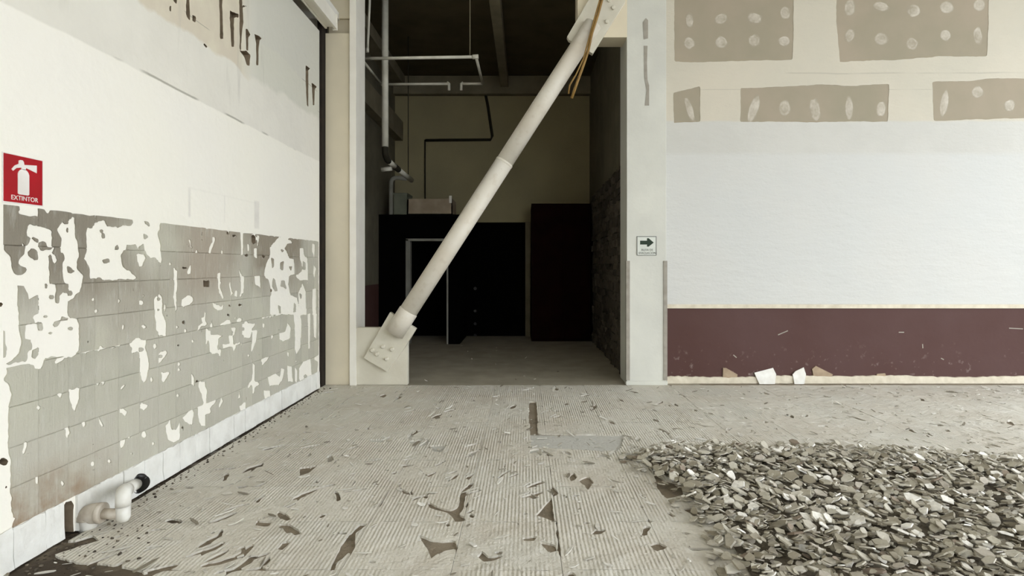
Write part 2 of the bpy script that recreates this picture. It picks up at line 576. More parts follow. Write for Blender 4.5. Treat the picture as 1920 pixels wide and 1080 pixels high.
# ================================================================== LEFT WALL
ZA = lambda p: zoomed(0, 370, 6.75, p)
ZB = lambda p: zoomed(0, 530, 6.75, p)
ZC = lambda p: zoomed(150, 390, 6.75, p)
ZD = lambda p: zoomed(150, 550, 6.75, p)
ZE = lambda p: zoomed(300, 400, 6.75, p)
ZF = lambda p: zoomed(300, 560, 6.75, p)
ZG = lambda p: zoomed(450, 430, 6.75, p)
ZH = lambda p: zoomed(450, 590, 6.75, p)
ZJ = lambda p: zoomed(0, 690, 2.77, p)
ZK = lambda p: zoomed(150, 690, 5.144, p)
ZL = lambda p: zoomed(300, 690, 5.144, p)
ZP = lambda p: zoomed(380, 0, 4.908, p)
ZQ = lambda p: zoomed(240, 0, 9.82, p)
def dot(Z, x, y, rx, ry=None):
    ry = ry or rx
    return Z([(x + rx * math.cos(a), y + ry * math.sin(a)) for a in [k * math.pi / 4 for k in range(8)]])

white = [
    ZA([(-60, 600), (45, 600), (75, 690), (130, 760), (145, 880), (165, 945), (215, 975), (280, 965), (330, 905), (310, 888), (225, 870), (215, 830), (230, 770), (290, 720), (310, 640), (360, 570), (370, 510), (325, 490), (310, 450), (335, 345), (520, 370), (645, 420), (655, 620), (690, 650), (600, 745), (620, 800), (620, 1080)])
    + ZB([(700, 20), (700, 250), (725, 260), (730, 170), (780, 120), (850, 125), (890, 160), (830, 10)])
    + ZA([(790, 1060), (775, 1000), (785, 820), (800, 780), (790, 700), (755, 700), (760, 530), (730, 470), (695, 410), (780, 300), (820, 350), (850, 340), (895, 235), (940, 250), (950, 500), (980, 540), (985, 650), (1005, 700), (1000, 760), (965, 810), (965, 900), (1050, 990)])
    + ZB([(1040, 10), (1000, 110), (940, 190), (860, 240), (855, 380), (880, 440), (945, 440), (1000, 540), (1000, 870), (900, 910), (830, 935), (700, 930), (560, 940), (545, 1010), (510, 1090), (430, 1090), (420, 1040), (250, 1050), (140, 1085), (-60, 1085)]),
    ZA([(220, 100), (450, 130), (490, 180), (490, 250), (190, 205), (230, 160)]),
    ZA([(565, 100), (640, 140), (620, 200), (560, 190)]),
    ZA([(-40, 180), (40, 190), (35, 310), (-40, 310)]),
    ZA([(445, 250), (470, 250), (470, 370), (450, 365)]),
    ZA([(650, 730), (700, 730), (720, 800), (690, 850), (650, 830)]),
    ZC([(70, 240), (145, 270), (150, 210), (220, 165), (300, 155), (345, 225), (480, 250), (530, 210), (640, 235), (670, 140), (800, 160), (880, 265), (870, 190), (1000, 200), (1015, 270), (980, 330), (1010, 430), (1030, 650), (1020, 710), (960, 650), (940, 620), (890, 645), (840, 590), (800, 510), (790, 460), (740, 500), (715, 510), (690, 460), (590, 470), (570, 530), (510, 600), (540, 740), (610, 790), (715, 880), (700, 895), (260, 905), (120, 890), (95, 720), (25, 640), (70, 570)]),
    ZC([(705, 590), (740, 570), (800, 590), (825, 630), (800, 700), (795, 750), (725, 745), (715, 680)]),
    ZC([(180, 60), (215, 70), (205, 150), (185, 160)]),
    ZD([(925, 70), (1000, 10), (1035, 50), (1035, 250), (1085, 370), (1085, 530), (990, 540), (950, 450), (935, 200)]),
    ZD([(-350, 870), (-200, 800), (0, 745), (100, 720), (190, 695), (215, 720), (250, 670), (290, 690), (400, 680), (500, 640), (520, 670), (500, 690), (400, 705), (280, 720), (220, 750), (180, 730), (60, 765), (0, 775), (-200, 830), (-350, 900)]),
    ZD([(560, 640), (620, 630), (650, 590), (740, 545), (770, 580), (830, 585), (825, 680), (870, 880), (850, 1050), (835, 1100), (800, 1135), (765, 1100), (760, 1000), (745, 830), (720, 740), (640, 760), (640, 710), (610, 650)]),
    ZD([(745, 390), (775, 340), (800, 390), (840, 430), (800, 445)]),
    ZD([(970, 860), (1000, 750), (1080, 720), (1100, 745), (1070, 810), (990, 890)]),
    dot(ZD, 195, 225, 24), dot(ZD, 480, 95, 20, 34), dot(ZD, 765, 120, 34), dot(ZD, 940, 670, 24, 32), dot(ZD, 535, 430, 16, 36),
    ZE([(650, 290), (690, 300), (695, 350), (650, 470), (640, 510), (605, 500), (610, 440), (650, 370)]),
    ZE([(345, 330), (375, 320), (400, 440), (375, 430)]),
    ZE([(160, 670), (215, 730), (215, 930), (205, 1080)]) + ZF([(210, 160), (185, 160), (160, 0)]) + ZE([(150, 1060), (170, 900)]),
    ZE([(330, 740), (380, 640), (400, 700), (380, 770), (340, 770)]),
    ZE([(720, 750), (760, 750), (760, 930), (810, 1080), (780, 1080), (720, 950)]),
    ZE([(1008, 240), (1048, 240), (1052, 530), (1018, 540)]),
    ZE([(880, 840), (905, 980), (920, 1010), (890, 1060), (865, 900)]),
    ZE([(940, 980), (975, 980), (970, 1060), (930, 1050)]),
    ZE([(990, 690), (1020, 770), (1065, 800), (1060, 950), (1020, 1060), (995, 1050), (1030, 930), (1010, 840)]),
    ZE([(270, 1090), (340, 1040), (420, 1050)]) + ZF([(415, 40), (290, 130), (260, 80)]),
    dot(ZE, 455, 485, 18, 30), dot(ZE, 780, 490, 14, 28), dot(ZE, 120, 640, 20),
    ZF([(660, 60), (740, 80), (770, 110), (800, 70), (790, 130), (720, 150), (670, 110)]),
    ZF([(560, 150), (580, 180), (570, 260), (600, 330), (520, 350), (480, 390), (470, 350), (530, 310), (505, 240), (545, 230)]),
    ZF([(620, 320), (660, 310), (660, 360), (620, 370)]),
    ZF([(570, 380), (640, 400), (640, 460), (790, 465), (740, 500), (735, 600), (770, 650), (760, 740), (720, 690), (650, 710), (620, 650), (605, 500), (590, 590), (570, 560)]),
    ZF([(730, 320), (800, 300), (840, 265), (920, 290), (880, 320), (770, 340)]),
    ZF([(960, 280), (1000, 235), (1030, 260), (1010, 300)]),
    ZF([(890, 360), (955, 370), (940, 460), (920, 470), (930, 570), (1030, 545), (960, 600), (930, 690), (900, 600), (790, 620), (780, 580), (870, 570), (855, 465), (910, 460)]),
    ZF([(1030, 320), (1090, 290), (1150, 330), (1120, 470), (1060, 500), (1030, 440)]),
    ZF([(0, 930), (120, 930), (50, 1060), (15, 1040)]),
    dot(ZF, 405, 535, 18), dot(ZF, 230, 830, 22), dot(ZF, 235, 900, 22), dot(ZF, 310, 405, 18), dot(ZF, 205, 360, 18), dot(ZF, 55, 120, 16, 50),
    ZG([(370, 230), (400, 200), (470, 110), (530, 95), (640, 140), (660, 175), (600, 180), (560, 240), (600, 300), (620, 370), (680, 370), (690, 560), (620, 600), (610, 700), (640, 830), (720, 870), (740, 980), (840, 1000), (840, 1080), (370, 1080), (370, 860), (390, 800), (350, 640), (300, 600), (295, 560), (320, 440), (370, 330)]),
    ZG([(750, 240), (800, 240), (810, 320), (850, 370), (860, 520), (860, 640), (750, 650), (700, 590), (760, 540), (790, 500), (750, 370)]),
    ZG([(905, 180), (945, 190), (940, 380), (905, 280)]), ZG([(925, 430), (960, 500), (935, 640), (920, 560)]),
    ZG([(790, 680), (830, 780), (835, 1000), (740, 980), (730, 800)]), ZG([(910, 760), (960, 740), (960, 1080), (910, 1080)]),
    ZG([(165, 240), (215, 240), (210, 370), (165, 350)]), ZG([(170, 590), (250, 580), (260, 750), (180, 690)]),
    ZG([(0, 590), (45, 640), (40, 800), (0, 840)]), ZG([(210, 80), (240, 90), (225, 220), (205, 210)]), ZG([(85, 190), (110, 190), (110, 280), (85, 270)]),
    ZH([(20, 110), (200, 110), (150, 180), (130, 290), (40, 290)]), ZH([(150, 200), (220, 200), (200, 330), (150, 470), (130, 460)]),
    ZH([(280, 110), (310, 110), (300, 170), (280, 160)]), ZH([(490, 230), (560, 220), (600, 100), (640, 160), (630, 300), (540, 345), (500, 310)]),
    ZH([(670, -10), (760, -10), (780, 120), (770, 250), (760, 420), (710, 500), (690, 450), (690, 200)]),
    ZH([(850, -10), (890, -10), (880, 430), (855, 430)]), ZH([(920, -10), (970, -10), (960, 300), (930, 280)]),
    ZH([(985, -1000), (1060, -1000), (1060, 920), (960, 920), (980, 600), (930, 560), (990, 500)]),
    ZH([(260, 580), (310, 530), (370, 540), (280, 650)]),
    ZH([(150, 610), (190, 640), (180, 830), (250, 880), (190, 920), (170, 990), (150, 990), (140, 890), (90, 950), (90, 890), (140, 830)]),
    ZH([(340, 790), (440, 740), (500, 790), (510, 680), (560, 690), (540, 810), (490, 890), (370, 900)]),
    ZH([(590, 650), (650, 650), (670, 850), (600, 850)]), ZH([(690, 650), (720, 700), (720, 860), (690, 840)]),
    ZH([(740, 680), (800, 590), (890, 560), (910, 800), (790, 860), (740, 820)]), ZH([(290, 960), (380, 960), (380, 1080), (300, 1060)]),
    ZH([(585, 480), (615, 480), (615, 560)]), ZH([(170, 62), (400, 10), (520, -12), (520, 8), (300, 48)]), dot(ZH, 100, 520, 18), dot(ZH, 400, 280, 22),
    ZJ([(-60, -20), (35, -20), (30, 60), (60, 140), (45, 190), (40, 420), (55, 470), (50, 640), (65, 760), (75, 1000), (0, 1060), (-60, 1060)]),
    ZJ([(355, 105), (410, 100), (410, 160), (385, 225), (360, 180)]), ZJ([(325, 310), (360, 290), (360, 340), (345, 370)]),
    ZJ([(110, 440), (130, 370), (138, 400), (122, 450)]), dot(ZJ, 305, 140, 14), dot(ZJ, 195, 205, 13), dot(ZJ, 188, 585, 12, 24), dot(ZJ, 320, 600, 10, 16),
    ZK([(155, 150), (200, 125), (235, 145), (200, 190), (155, 180)]), ZK([(380, 200), (400, 170), (440, 130), (430, 180), (390, 215)]),
    ZK([(380, 390), (410, 400), (455, 420), (430, 475), (400, 440), (375, 430)]), ZK([(575, 350), (620, 345), (665, 360), (610, 410), (580, 390)]),
    ZK([(375, 700), (435, 695), (420, 760), (380, 790)]), dot(ZK, 610, 650, 28), dot(ZK, 470, 670, 20), dot(ZK, 280, 900, 20), dot(ZK, 115, 925, 20),
    dot(ZK, 490, 825, 16), dot(ZK, 700, 730, 16, 24), dot(ZK, 680, 110, 16, 24), dot(ZK, 25, 545, 24, 34), ZK([(170, 460), (225, 560), (205, 580), (180, 520)]), ZK([(780, 60), (823, 50), (823, 130), (790, 140)]),
    ZL([(290, 30), (325, 90), (325, 180), (295, 160)]),
    ZL([(360, 140), (430, 130), (450, 210), (445, 330), (545, 310), (480, 390), (490, 430), (440, 450), (440, 560), (390, 560), (360, 480), (355, 370), (410, 340), (390, 250), (360, 180)]),
    ZL([(300, 390), (325, 430), (310, 540), (270, 540), (210, 485)]), ZL([(40, 560), (95, 495), (110, 590), (150, 590), (190, 510), (190, 690), (130, 720), (70, 690)]),
    ZL([(560, 360), (590, 280), (605, 320), (570, 385)]), ZL([(745, 300), (762, 200), (773, 290)]), ZL([(760, 370), (823, 320), (823, 410), (770, 410)]), dot(ZL, 168, 265, 15), dot(ZL, 175, 20, 14),
]
grey = [
    ZB([(225, 45), (280, 60), (330, 130), (350, 230), (470, 155), (485, 360), (390, 440), (430, 490), (470, 480), (510, 490), (525, 600), (480, 590), (440, 520), (300, 530), (300, 700), (370, 720), (385, 850), (340, 860), (325, 990), (210, 1010), (40, 1050), (230, 920), (265, 800), (240, 500), (225, 200)]),
    ZA([(350, 690), (390, 650), (440, 670), (470, 780), (430, 790), (350, 720)]), ZA([(495, 560), (560, 560), (600, 640), (660, 650), (640, 680), (520, 670), (490, 620)]),
    ZA([(380, 500), (440, 510), (480, 545), (450, 562), (400, 524)]), ZA([(840, 880), (880, 880), (935, 940), (880, 970), (845, 930)]), dot(ZA, 860, 1035, 20), dot(ZA, 840, 400, 12, 40),
    ZB([(-40, 600), (50, 610), (60, 700), (75, 780), (70, 960), (-40, 950)]), ZB([(670, 540), (750, 470), (780, 430), (860, 440), (850, 480), (760, 500), (690, 560)]),
    ZB([(400, 860), (490, 810), (490, 880), (430, 970), (390, 970)]), dot(ZB, 885, 580, 26), dot(ZB, 630, 640, 26), dot(ZB, 640, 180, 22), dot(ZB, 565, 425, 18),
    ZB([(560, 0), (590, 0), (585, 75), (565, 75)]), ZB([(850, 100), (900, 100), (905, 160), (880, 165)]),
    ZC([(430, 540), (455, 460), (490, 490), (485, 540)]), ZC([(270, 655), (350, 650), (360, 690), (300, 710)]), ZC([(800, 330), (850, 365), (810, 390)]), dot(ZC, 265, 290, 20), dot(ZC, 288, 355, 14, 36), dot(ZC, 235, 895, 26),
    dot(ZD, 985, 70, 20, 24), dot(ZD, 985, 210, 22, 26), dot(ZD, 765, 710, 26), dot(ZD, 630, 705, 20), dot(ZD, 1010, 800, 22), dot(ZD, 775, 390, 14),
    ZG([(395, 360), (420, 380), (425, 470), (405, 500)]), ZG([(510, 420), (545, 410), (540, 520), (505, 500)]), ZG([(620, 470), (650, 470), (640, 520)]), ZG([(415, 610), (440, 640), (465, 780), (440, 790), (405, 720)]),
    ZG([(520, 650), (560, 650), (580, 750), (510, 720)]), ZG([(480, 960), (510, 980), (510, 1060), (490, 1050)]), ZG([(680, 930), (700, 940), (700, 1050), (675, 1050)]), ZG([(505, 250), (555, 270), (530, 290)]), ZG([(795, 400), (825, 430), (820, 520), (790, 500)]), ZG([(745, 800), (775, 830), (765, 880)]),
    dot(ZH, 30, 185, 20), dot(ZH, 825, 780, 22), ZK([(178, 145), (205, 140), (205, 165), (180, 170)]), dot(ZF, 735, 620, 14, 40), dot(ZF, 905, 425, 14), dot(ZL, 350, 530, 20), dot(ZL, 345, 430, 12, 40),
]
deep = [
    dot(ZA, 270, 598, 24, 20), ZE([(535, 850), (620, 850), (620, 935), (535, 935)]), dot(ZF, 285, 300, 22, 28), dot(ZF, 225, 590, 18),
    ZG([(135, 80), (170, 65), (200, 100), (200, 170), (165, 190), (135, 170)]), dot(ZG, 75, 330, 26), dot(ZG, 288, 340, 22), dot(ZG, 390, 775, 16, 24),
    dot(ZJ, 20, 487, 24, 20), dot(ZJ, 32, 618, 10), dot(ZJ, 45, 930, 12), dot(ZB, 5, 278, 36), dot(ZF, 875, 85, 18), dot(ZF, 1010, 80, 32, 18), dot(ZF, 855, 205, 20), dot(ZE, 305, 690, 36, 14), dot(ZE, 850, 250, 20), dot(ZE, 930, 285, 26, 18), dot(ZL, 350, 127, 16), dot(ZL, 215, 590, 10, 30),
    ZQ([(1075, -40), (1130, -40), (1140, 250), (1140, 380), (1090, 330), (1070, 250)]), ZQ([(1180, 260), (1255, 310), (1240, 420), (1185, 380)]), ZQ([(760, 100), (795, 100), (795, 220), (750, 200)]), ZQ([(820, -30), (910, -30), (890, 75), (850, 30)]), ZQ([(1390, 790), (1470, 850), (1440, 880), (1390, 830)]),
    ZP([(150, -30), (185, -30), (180, 60), (190, 360), (160, 360), (155, 100)]), ZP([(250, 90), (275, 110), (330, 130), (330, 160), (288, 160), (288, 430), (265, 430), (250, 180)]), ZP([(335, -30), (360, -30), (375, 200), (358, 330), (353, 460), (340, 460), (340, 200)]),
    ZP([(395, 260), (415, 270), (440, 320), (420, 340), (420, 470), (400, 460)]), ZP([(340, 470), (400, 465), (440, 510), (430, 610), (405, 600), (385, 530), (370, 510)]), ZP([(475, 310), (550, 350), (525, 370), (515, 450), (512, 600), (493, 600), (493, 400)]),
    ZP([(948, 600), (990, 630), (972, 650), (972, 980), (958, 970), (948, 750)]), ZP([(1003, 760), (1050, 800), (1032, 820), (1027, 970), (1013, 970), (1008, 850)]), ZP([(365, 45), (410, 52), (408, 62), (370, 70)]),
]
L = lambda ps: [[onleft(*p) for p in q] for q in ps]
WT = 4.40              # top of the left wall
YE = 7.25              # far end of the left wall
wf = Field(2.35, YE, 0.0, WT, 392, 352)
for p in L(deep) + [[(3.232, -0.1), (3.305, -0.1), (3.305, 0.15), (3.29, 0.185), (3.25, 0.19), (3.232, 0.17)]]:
    wf.add(p)
wf.H += 0.004 * vnoise(wf.U, wf.V, 0.03, 3)
wall_left = skin('wall_left', march(-wf.H, wf.u, wf.v), lambda u, v, h: (XL - 0.22 + h, u, v), 0.22, 'lwall', side='dark')
struct(wall_left, 'white painted side wall with tile adhesive below and cracked plaster above')
box('wall_near_stretch', (XL - 0.22, XL, -5.0, 2.35, 0, WT), 'lwall', wall_left)
box('masonry_core', (XL - 0.75, XL - 0.22, -5.0, YE, -0.3, WT), 'dark', wall_left)
box('crack_backing', (XL - 0.215, XL - 0.06, 2.4, YE - .02, 2.95, WT - .01), 'crackfill', wall_left)
af = Field(2.86, 7.26, 0.2, 1.8, 440, 160)
for p in L(white):
    af.add(p)
for p in L(grey):
    af.sub(p)
for p in L(deep):
    af.add(p)
af.H += 0.005 * vnoise(af.U, af.V, 0.035, 5) + 0.003 * vnoise(af.U, af.V, 0.015, 6)
spk = vnoise(af.U, af.V, 0.05, 9) + 0.4 * vnoise(af.U, af.V, 0.02, 10)
af.H = np.maximum(af.H, (spk - 1.12) * 0.05)
af.H = np.maximum(af.H, af.V - 1.792 - 0.006 * vnoise(af.U, af.V * 0, 0.06, 12))
relw = lambda u, v: 0.0014 * vnoise(u, v, 0.05, 15)
for i in range(22):
    for j in range(8):
        sl = (slice(i * 20, i * 20 + 21), slice(j * 20, j * 20 + 21))
        r = march(-af.H[sl], af.u[sl[0]], af.v[sl[1]], 0.0, 0.0035)
        if r and len(r[1]) > 2:
            dj = random.uniform(-.0012, .0012)
            skin('adhesive_tile', r, lambda u, v, h: (XL + h, u, v), 0.007 + dj, 'adh', wall_left, relw, groove=(af.u[i * 20], af.u[i * 20 + 20], af.v[j * 20], af.v[j * 20 + 20]))

# white base tiles along the left wall
bl = empty('baseboard_left', (0, 0, 0))
struct(bl, 'rough white plaster base tiles along the foot of the left wall')
yy = 2.3
while yy < 7.2:
    y1 = min(yy + 0.2, 7.22)
    if True:
        a, b = yy, y1
        if b > 3.22 and a < 3.22: b = 3.225
        if a < 3.32 and b > 3.32: a = 3.315
        prot = 0.014 + random.uniform(-.003, .003)
        bm = bmesh.new()
        prof = [(0, 0), (0, 0.2), (prot * .7, 0.2), (prot, 0.185), (prot, 0.06), (prot + 0.006, 0.0)]
        n = 6
        rows = []
        for k in range(n + 1):
            u = a + 0.002 + (b - a - 0.004) * k / n
            rows.append([bm.verts.new((XL + px_ + (random.uniform(-.002, .002) if px_ > 0 else 0), u, z_ + (random.uniform(-.006, .006) if 0 < z_ else 0))) for px_, z_ in prof])
        for k in range(n):
            for q in range(5):
                bm.faces.new((rows[k][q], rows[k + 1][q], rows[k + 1][q + 1], rows[k][q + 1]))
        bm.faces.new(rows[0]); bm.faces.new(rows[-1][::-1])
        link('base_tile', bm_mesh(bm, 'base_tile'), 'base', bl)
    yy = y1

# end joint, added closed slot above the wall that keeps light out, track housing
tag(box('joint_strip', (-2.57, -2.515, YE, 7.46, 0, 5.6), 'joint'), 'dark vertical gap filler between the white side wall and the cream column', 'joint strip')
struct(box('added_slot_back', (-3.45, -3.25, -5.0, 7.46, WT - .2, 6.6), 'ceil'), 'added back of the slot, set deep so it falls dark')
struct(box('added_slot_soffit', (-3.3, -2.36, -5.0, 7.46, 4.615, 4.70), 'ceil'), 'added soffit closing the slot to keep light out')
struct(box('added_slot_end', (-3.45, -2.60, 7.40, 7.50, 4.2, 6.6), 'ceil'), 'added end piece closing the slot to keep light out')
tr = empty('door_track', (-2.42, 7.3, 4.45))
tag(tr, 'white grooved steel track housing running overhead along the side wall', 'track')
def tpart(n, b, m='flange', bv=0.004):
    o = box(n, b, m, tr, bv)
    o.matrix_parent_inverse = Matrix.Translation(-tr.location)
tpart('housing', (-2.495, -2.35, -5.0, 7.30, 4.47, 4.62))
tpart('lip', (-2.375, -2.343, -5.0, 7.31, 4.44, 4.50))
tpart('lip', (-2.495, -2.47, -5.0, 7.31, 4.45, 4.48))
tpart('end_plate', (-2.40, -2.34, 7.30, 7.315, 4.43, 4.63))
tpart('hanger', (-2.46, -2.40, 6.2, 6.26, 4.61, 6.61))

# ================================================================== LEFT COLUMN
lc = empty('steel_column', (-2.33, 7.37, 0))
tag(lc, 'cream boxed column with bright white edge flange beside the plinth', 'column')
def cpart(root, n, b, m, bv=0.0):
    o = box(n, b, m, root, bv)
    o.matrix_parent_inverse = Matrix.Translation(-root.location)
    return o
cpart(lc, 'casing', (-2.512, -2.19, 7.37, 7.75, 0, 4.42), 'colcream', 0.006)
cpart(lc, 'upper_panel', (-2.512, -2.19, 7.47, 7.75, 4.42, 4.63), 'colcream')
cpart(lc, 'upper_casing', (-2.512, -2.19, 7.43, 7.75, 4.63, 5.51), 'colcream', 0.004)
cpart(lc, 'flange', (-2.20, -2.118, 7.34, 7.75, 0, 5.51), 'flange', 0.005)

# ================================================================== RIGHT COLUMN
rc = empty('concrete_column', (1.52, 7.37, 0))
tag(rc, 'grey-white square column with evacuation sign and grey corner strips', 'column')
cpart(rc, 'shaft', (1.275, 1.772, 7.37, 7.88, 0, 5.51), 'column', 0.008)
for a, b in ((1.265, 1.312), (1.735, 1.782)):
    cpart(rc, 'corner_guard', (a, b, 7.358, 7.42, 0.06, 1.56), 'scar', 0.004)
cpart(rc, 'foot', (1.262, 1.786, 7.352, 7.45, 0, 0.05), 'column', 0.01)
def scar(pts):
    q = [atY(px_, py_, 7.37) for px_, py_ in pts]
    o = prism('filler_patch', q, 7.366, 7.372, 'scar', rc)
    o.matrix_parent_inverse = Matrix.Translation(-rc.location)
scar([(1205, 42), (1211, 34), (1215, 38), (1215, 72), (1207, 74)])
scar([(1207, 86), (1214, 86), (1213, 120), (1214, 150), (1217, 160), (1217, 198), (1209, 198), (1212, 170), (1208, 145)])

# evacuation sign
def textmesh(txt, size, depth, name):
    cu = bpy.data.curves.new(name, 'FONT')
    cu.body = txt
    cu.size = size
    cu.extrude = depth
    cu.align_x = 'CENTER'
    o = bpy.data.objects.new(name, cu)
    C.objects.link(o)
    dg = bpy.context.evaluated_depsgraph_get()
    me = bpy.data.meshes.new_from_object(o.evaluated_get(dg))
    bpy.data.objects.remove(o)
    return me
def placepart(root, name, me, mat, mw):
    o = link(name, me, mat, root)
    o.matrix_world = mw
    o.matrix_parent_inverse = Matrix.Identity(4)
    o.matrix_basis = Matrix.Translation(-root.location) @ mw
    return o
x0, z1 = atY(1194, 443, 7.36)
x1, z0 = atY(1231, 479, 7.36)
es = empty('evacuation_sign', ((x0 + x1) / 2, 7.37, z0))
tag(es, 'small white evacuation sign with dark green right-pointing arrow on the column', 'sign')
def ep(n, me, mat, mw=Matrix.Identity(4)):
    return placepart(es, n, me, mat, mw)
ep('plate', boxmesh('plate', x0, x1, 7.364, 7.372, z0, z1, 0.001), 'signpale')
for b in ((x0, x0 + .008, z0, z1), (x1 - .008, x1, z0, z1), (x0, x1, z1 - .008, z1), (x0, x1, z0, z0 + .006)):
    ep('border', boxmesh('border', b[0], b[1], 7.3625, 7.366, b[2], b[3]), 'signgrey')
xs = lambda fx: x0 + (x1 - x0) * fx
zs = lambda fz: z1 - (z1 - z0) * fz
bm = bmesh.new()
ap = [(0.17, 0.23), (0.52, 0.23), (0.52, 0.10), (0.60, 0.10), (0.86, 0.33), (0.60, 0.54), (0.52, 0.54), (0.52, 0.43), (0.17, 0.43)]
vf = [bm.verts.new((xs(a), 7.361, zs(b))) for a, b in ap]
vb = [bm.verts.new((xs(a), 7.366, zs(b))) for a, b in ap]
bm.faces.new(vf); bm.faces.new(vb[::-1])
for k in range(9):
    bm.faces.new((vf[k], vb[k], vb[(k + 1) % 9], vf[(k + 1) % 9]))
ep('arrow', bm_mesh(bm, 'arrow'), 'signgreen')
RX = Matrix.Rotation(math.pi / 2, 4, 'X')
ep('lettering', textmesh('RUTA DE', 0.036, 0.001, 'lettering'), 'signgrey', Matrix.Translation((xs(.53), 7.3625, zs(.76))) @ RX)
ep('lettering', textmesh('EVACUACION', 0.034, 0.001, 'lettering'), 'signgrey', Matrix.Translation((xs(.54), 7.3625, zs(.92))) @ RX)

# extinguisher sign on the left wall
y0s, zt = onleft(5, 289)
y1s, _ = onleft(78, 303)
zb_, zt = 1.815, 2.05
xg = empty('extinguisher_sign', (XL, (y0s + y1s) / 2, zb_))
tag(xg, 'red sign with white extinguisher pictogram above the grey adhesive', 'sign')
def xp(n, me, mat, mw=Matrix.Identity(4)):
    return placepart(xg, n, me, mat, mw)
W, Hh = y1s - y0s, zt - zb_
xp('plate', boxmesh('plate', XL, XL + 0.005, y0s, y1s, zb_, zt, 0.0015), 'red')
xp('border', boxmesh('border', XL - .001, XL + 0.0035, y0s - .006, y1s + .006, zb_ - .006, zt + .004), 'signwhite')
def ypoly(pts, h=0.0075):
    bm = bmesh.new()
    f = [bm.verts.new((XL + h, y0s + W * a, zt - Hh * b)) for a, b in pts]
    g = [bm.verts.new((XL + 0.004, y0s + W * a, zt - Hh * b)) for a, b in pts]
    n = len(pts)
    bm.faces.new(f); bm.faces.new(g[::-1])
    for k in range(n):
        bm.faces.new((f[k], g[k], g[(k + 1) % n], f[(k + 1) % n]))
    return bm_mesh(bm, 'shape')
xp('pictogram_body', ypoly([(.34, .80), (.34, .38), (.36, .33), (.40, .29), (.45, .27), (.52, .27), (.57, .29), (.61, .33), (.63, .38), (.63, .80), (.60, .82), (.37, .82)]), 'signwhite')
xp('pictogram_valve', ypoly([(.43, .28), (.43, .24), (.30, .27), (.22, .34), (.18, .31), (.26, .22), (.36, .17), (.36, .10), (.40, .08), (.46, .08), (.49, .11), (.50, .17), (.83, .13), (.83, .30), (.55, .23), (.53, .28)]), 'signwhite')
RL = Matrix(((0, 0, 1, 0), (1, 0, 0, 0), (0, 1, 0, 0), (0, 0, 0, 1)))
tm = textmesh('EXTINTOR', 0.036, 0.001, 'lettering')
xp('lettering', tm, 'signwhite', Matrix.Translation((XL + 0.006, y0s + W * .52, zt - Hh * .945)) @ RL @ Matrix.Diagonal((0.92, 0.92, 1, 1)))

# ================================================================== RIGHT BACK WALL
wb = box('wall_back', (1.76, 9.0, YR, YR + 0.2, 0, 6.6), 'drywall')
struct(wb, 'drywall back wall with exposed board patches above white paint')
B = lambda p: atY(p[0], p[1], YR)
dw = [
    [(1264, -120), (1484, -120), (1488, 20), (1486, 113), (1400, 114), (1300, 117), (1264, 116)],
    [(1570, -120), (1854, -120), (1853, 40), (1850, 106), (1760, 106), (1680, 112), (1575, 116), (1568, 40)],
    [(1262, 174), (1290, 168), (1312, 162), (1313, 228), (1264, 230)],
    [(1388, 165), (1470, 163), (1540, 159), (1600, 161), (1667, 157), (1664, 228), (1530, 229), (1388, 228)],
    [(1747, 154), (1820, 152), (1850, 148), (2000, 146), (2060, 150), (2060, 222), (1900, 222), (1750, 227)],
    [(1995, -120), (2100, -120), (2100, 100), (1998, 104)],
]
sf = Field(1.76, 7.16, 0.965, 5.005, 270, 202)
for q in dw:
    sf.add([B(p) for p in q])
sf.H += 0.006 * vnoise(sf.U, sf.V, 0.12, 21) + 0.003 * vnoise(sf.U, sf.V, 0.04, 22)
skin('skim_coat', march(-sf.H, sf.u, sf.v), lambda u, v, h: (u, YR - h, v), 0.004, 'skim', wb, flip=False)
box('skim_coat_edge', (7.16, 9.0, YR - 0.004, YR, 0.965, 6.6), 'skim', wb)
box('skim_coat_top', (1.76, 7.16, YR - 0.004, YR, 5.005, 6.6), 'skim', wb)
dabs = [(1293, 38, 6, 11), (1352, 35, 10, 8), (1415, 34, 11, 8), (1472, 24, 8, 10), (1292, 81, 8, 9), (1353, 79, 9, 9), (1414, 76, 9, 9), (1470, 77, 9, 8),
        (1593, 14, 8, 13), (1652, 12, 12, 7), (1713, 20, 10, 10), (1775, 14, 10, 9), (1836, 9, 9, 9), (1593, 67, 7, 10), (1652, 73, 10, 9), (1710, 82, 9, 10), (1773, 66, 8, 9), (1833, 67, 7, 13),
        (1293, 205, 5, 20), (1413, 204, 7, 22), (1471, 203, 9, 12), (1528, 206, 8, 18), (1592, 203, 6, 18), (1652, 204, 7, 12), (1770, 195, 6, 20), (1833, 173, 9, 9), (1893, 198, 8, 9)]
rng = random.Random(5)
for px_, py_, rx, rz in dabs:
    X, Z = atY(px_, py_, YR)
    s = YR / F
    bm = bmesh.new()
    cv = bm.verts.new((0, -0.9, 0))
    r1 = [bm.verts.new((0.55 * math.cos(a), -0.7, 0.55 * math.sin(a))) for a in [k * math.pi / 6 for k in range(12)]]
    r2 = []
    for k in range(12):
        q = rng.uniform(0.85, 1.2)
        r2.append(bm.verts.new((q * math.cos(k * math.pi / 6), 0, q * math.sin(k * math.pi / 6))))
    for k in range(12):
        bm.faces.new((cv, r1[k], r1[(k + 1) % 12]))
        bm.faces.new((r1[k], r2[k], r2[(k + 1) % 12], r1[(k + 1) % 12]))
    o = link('compound_dab', bm_mesh(bm, 'compound_dab', True), 'dab', wb, (X, YR, Z), (0, rng.uniform(-.4, .4), 0), (rx * s * 1.25, 0.005, rz * s * 1.25))

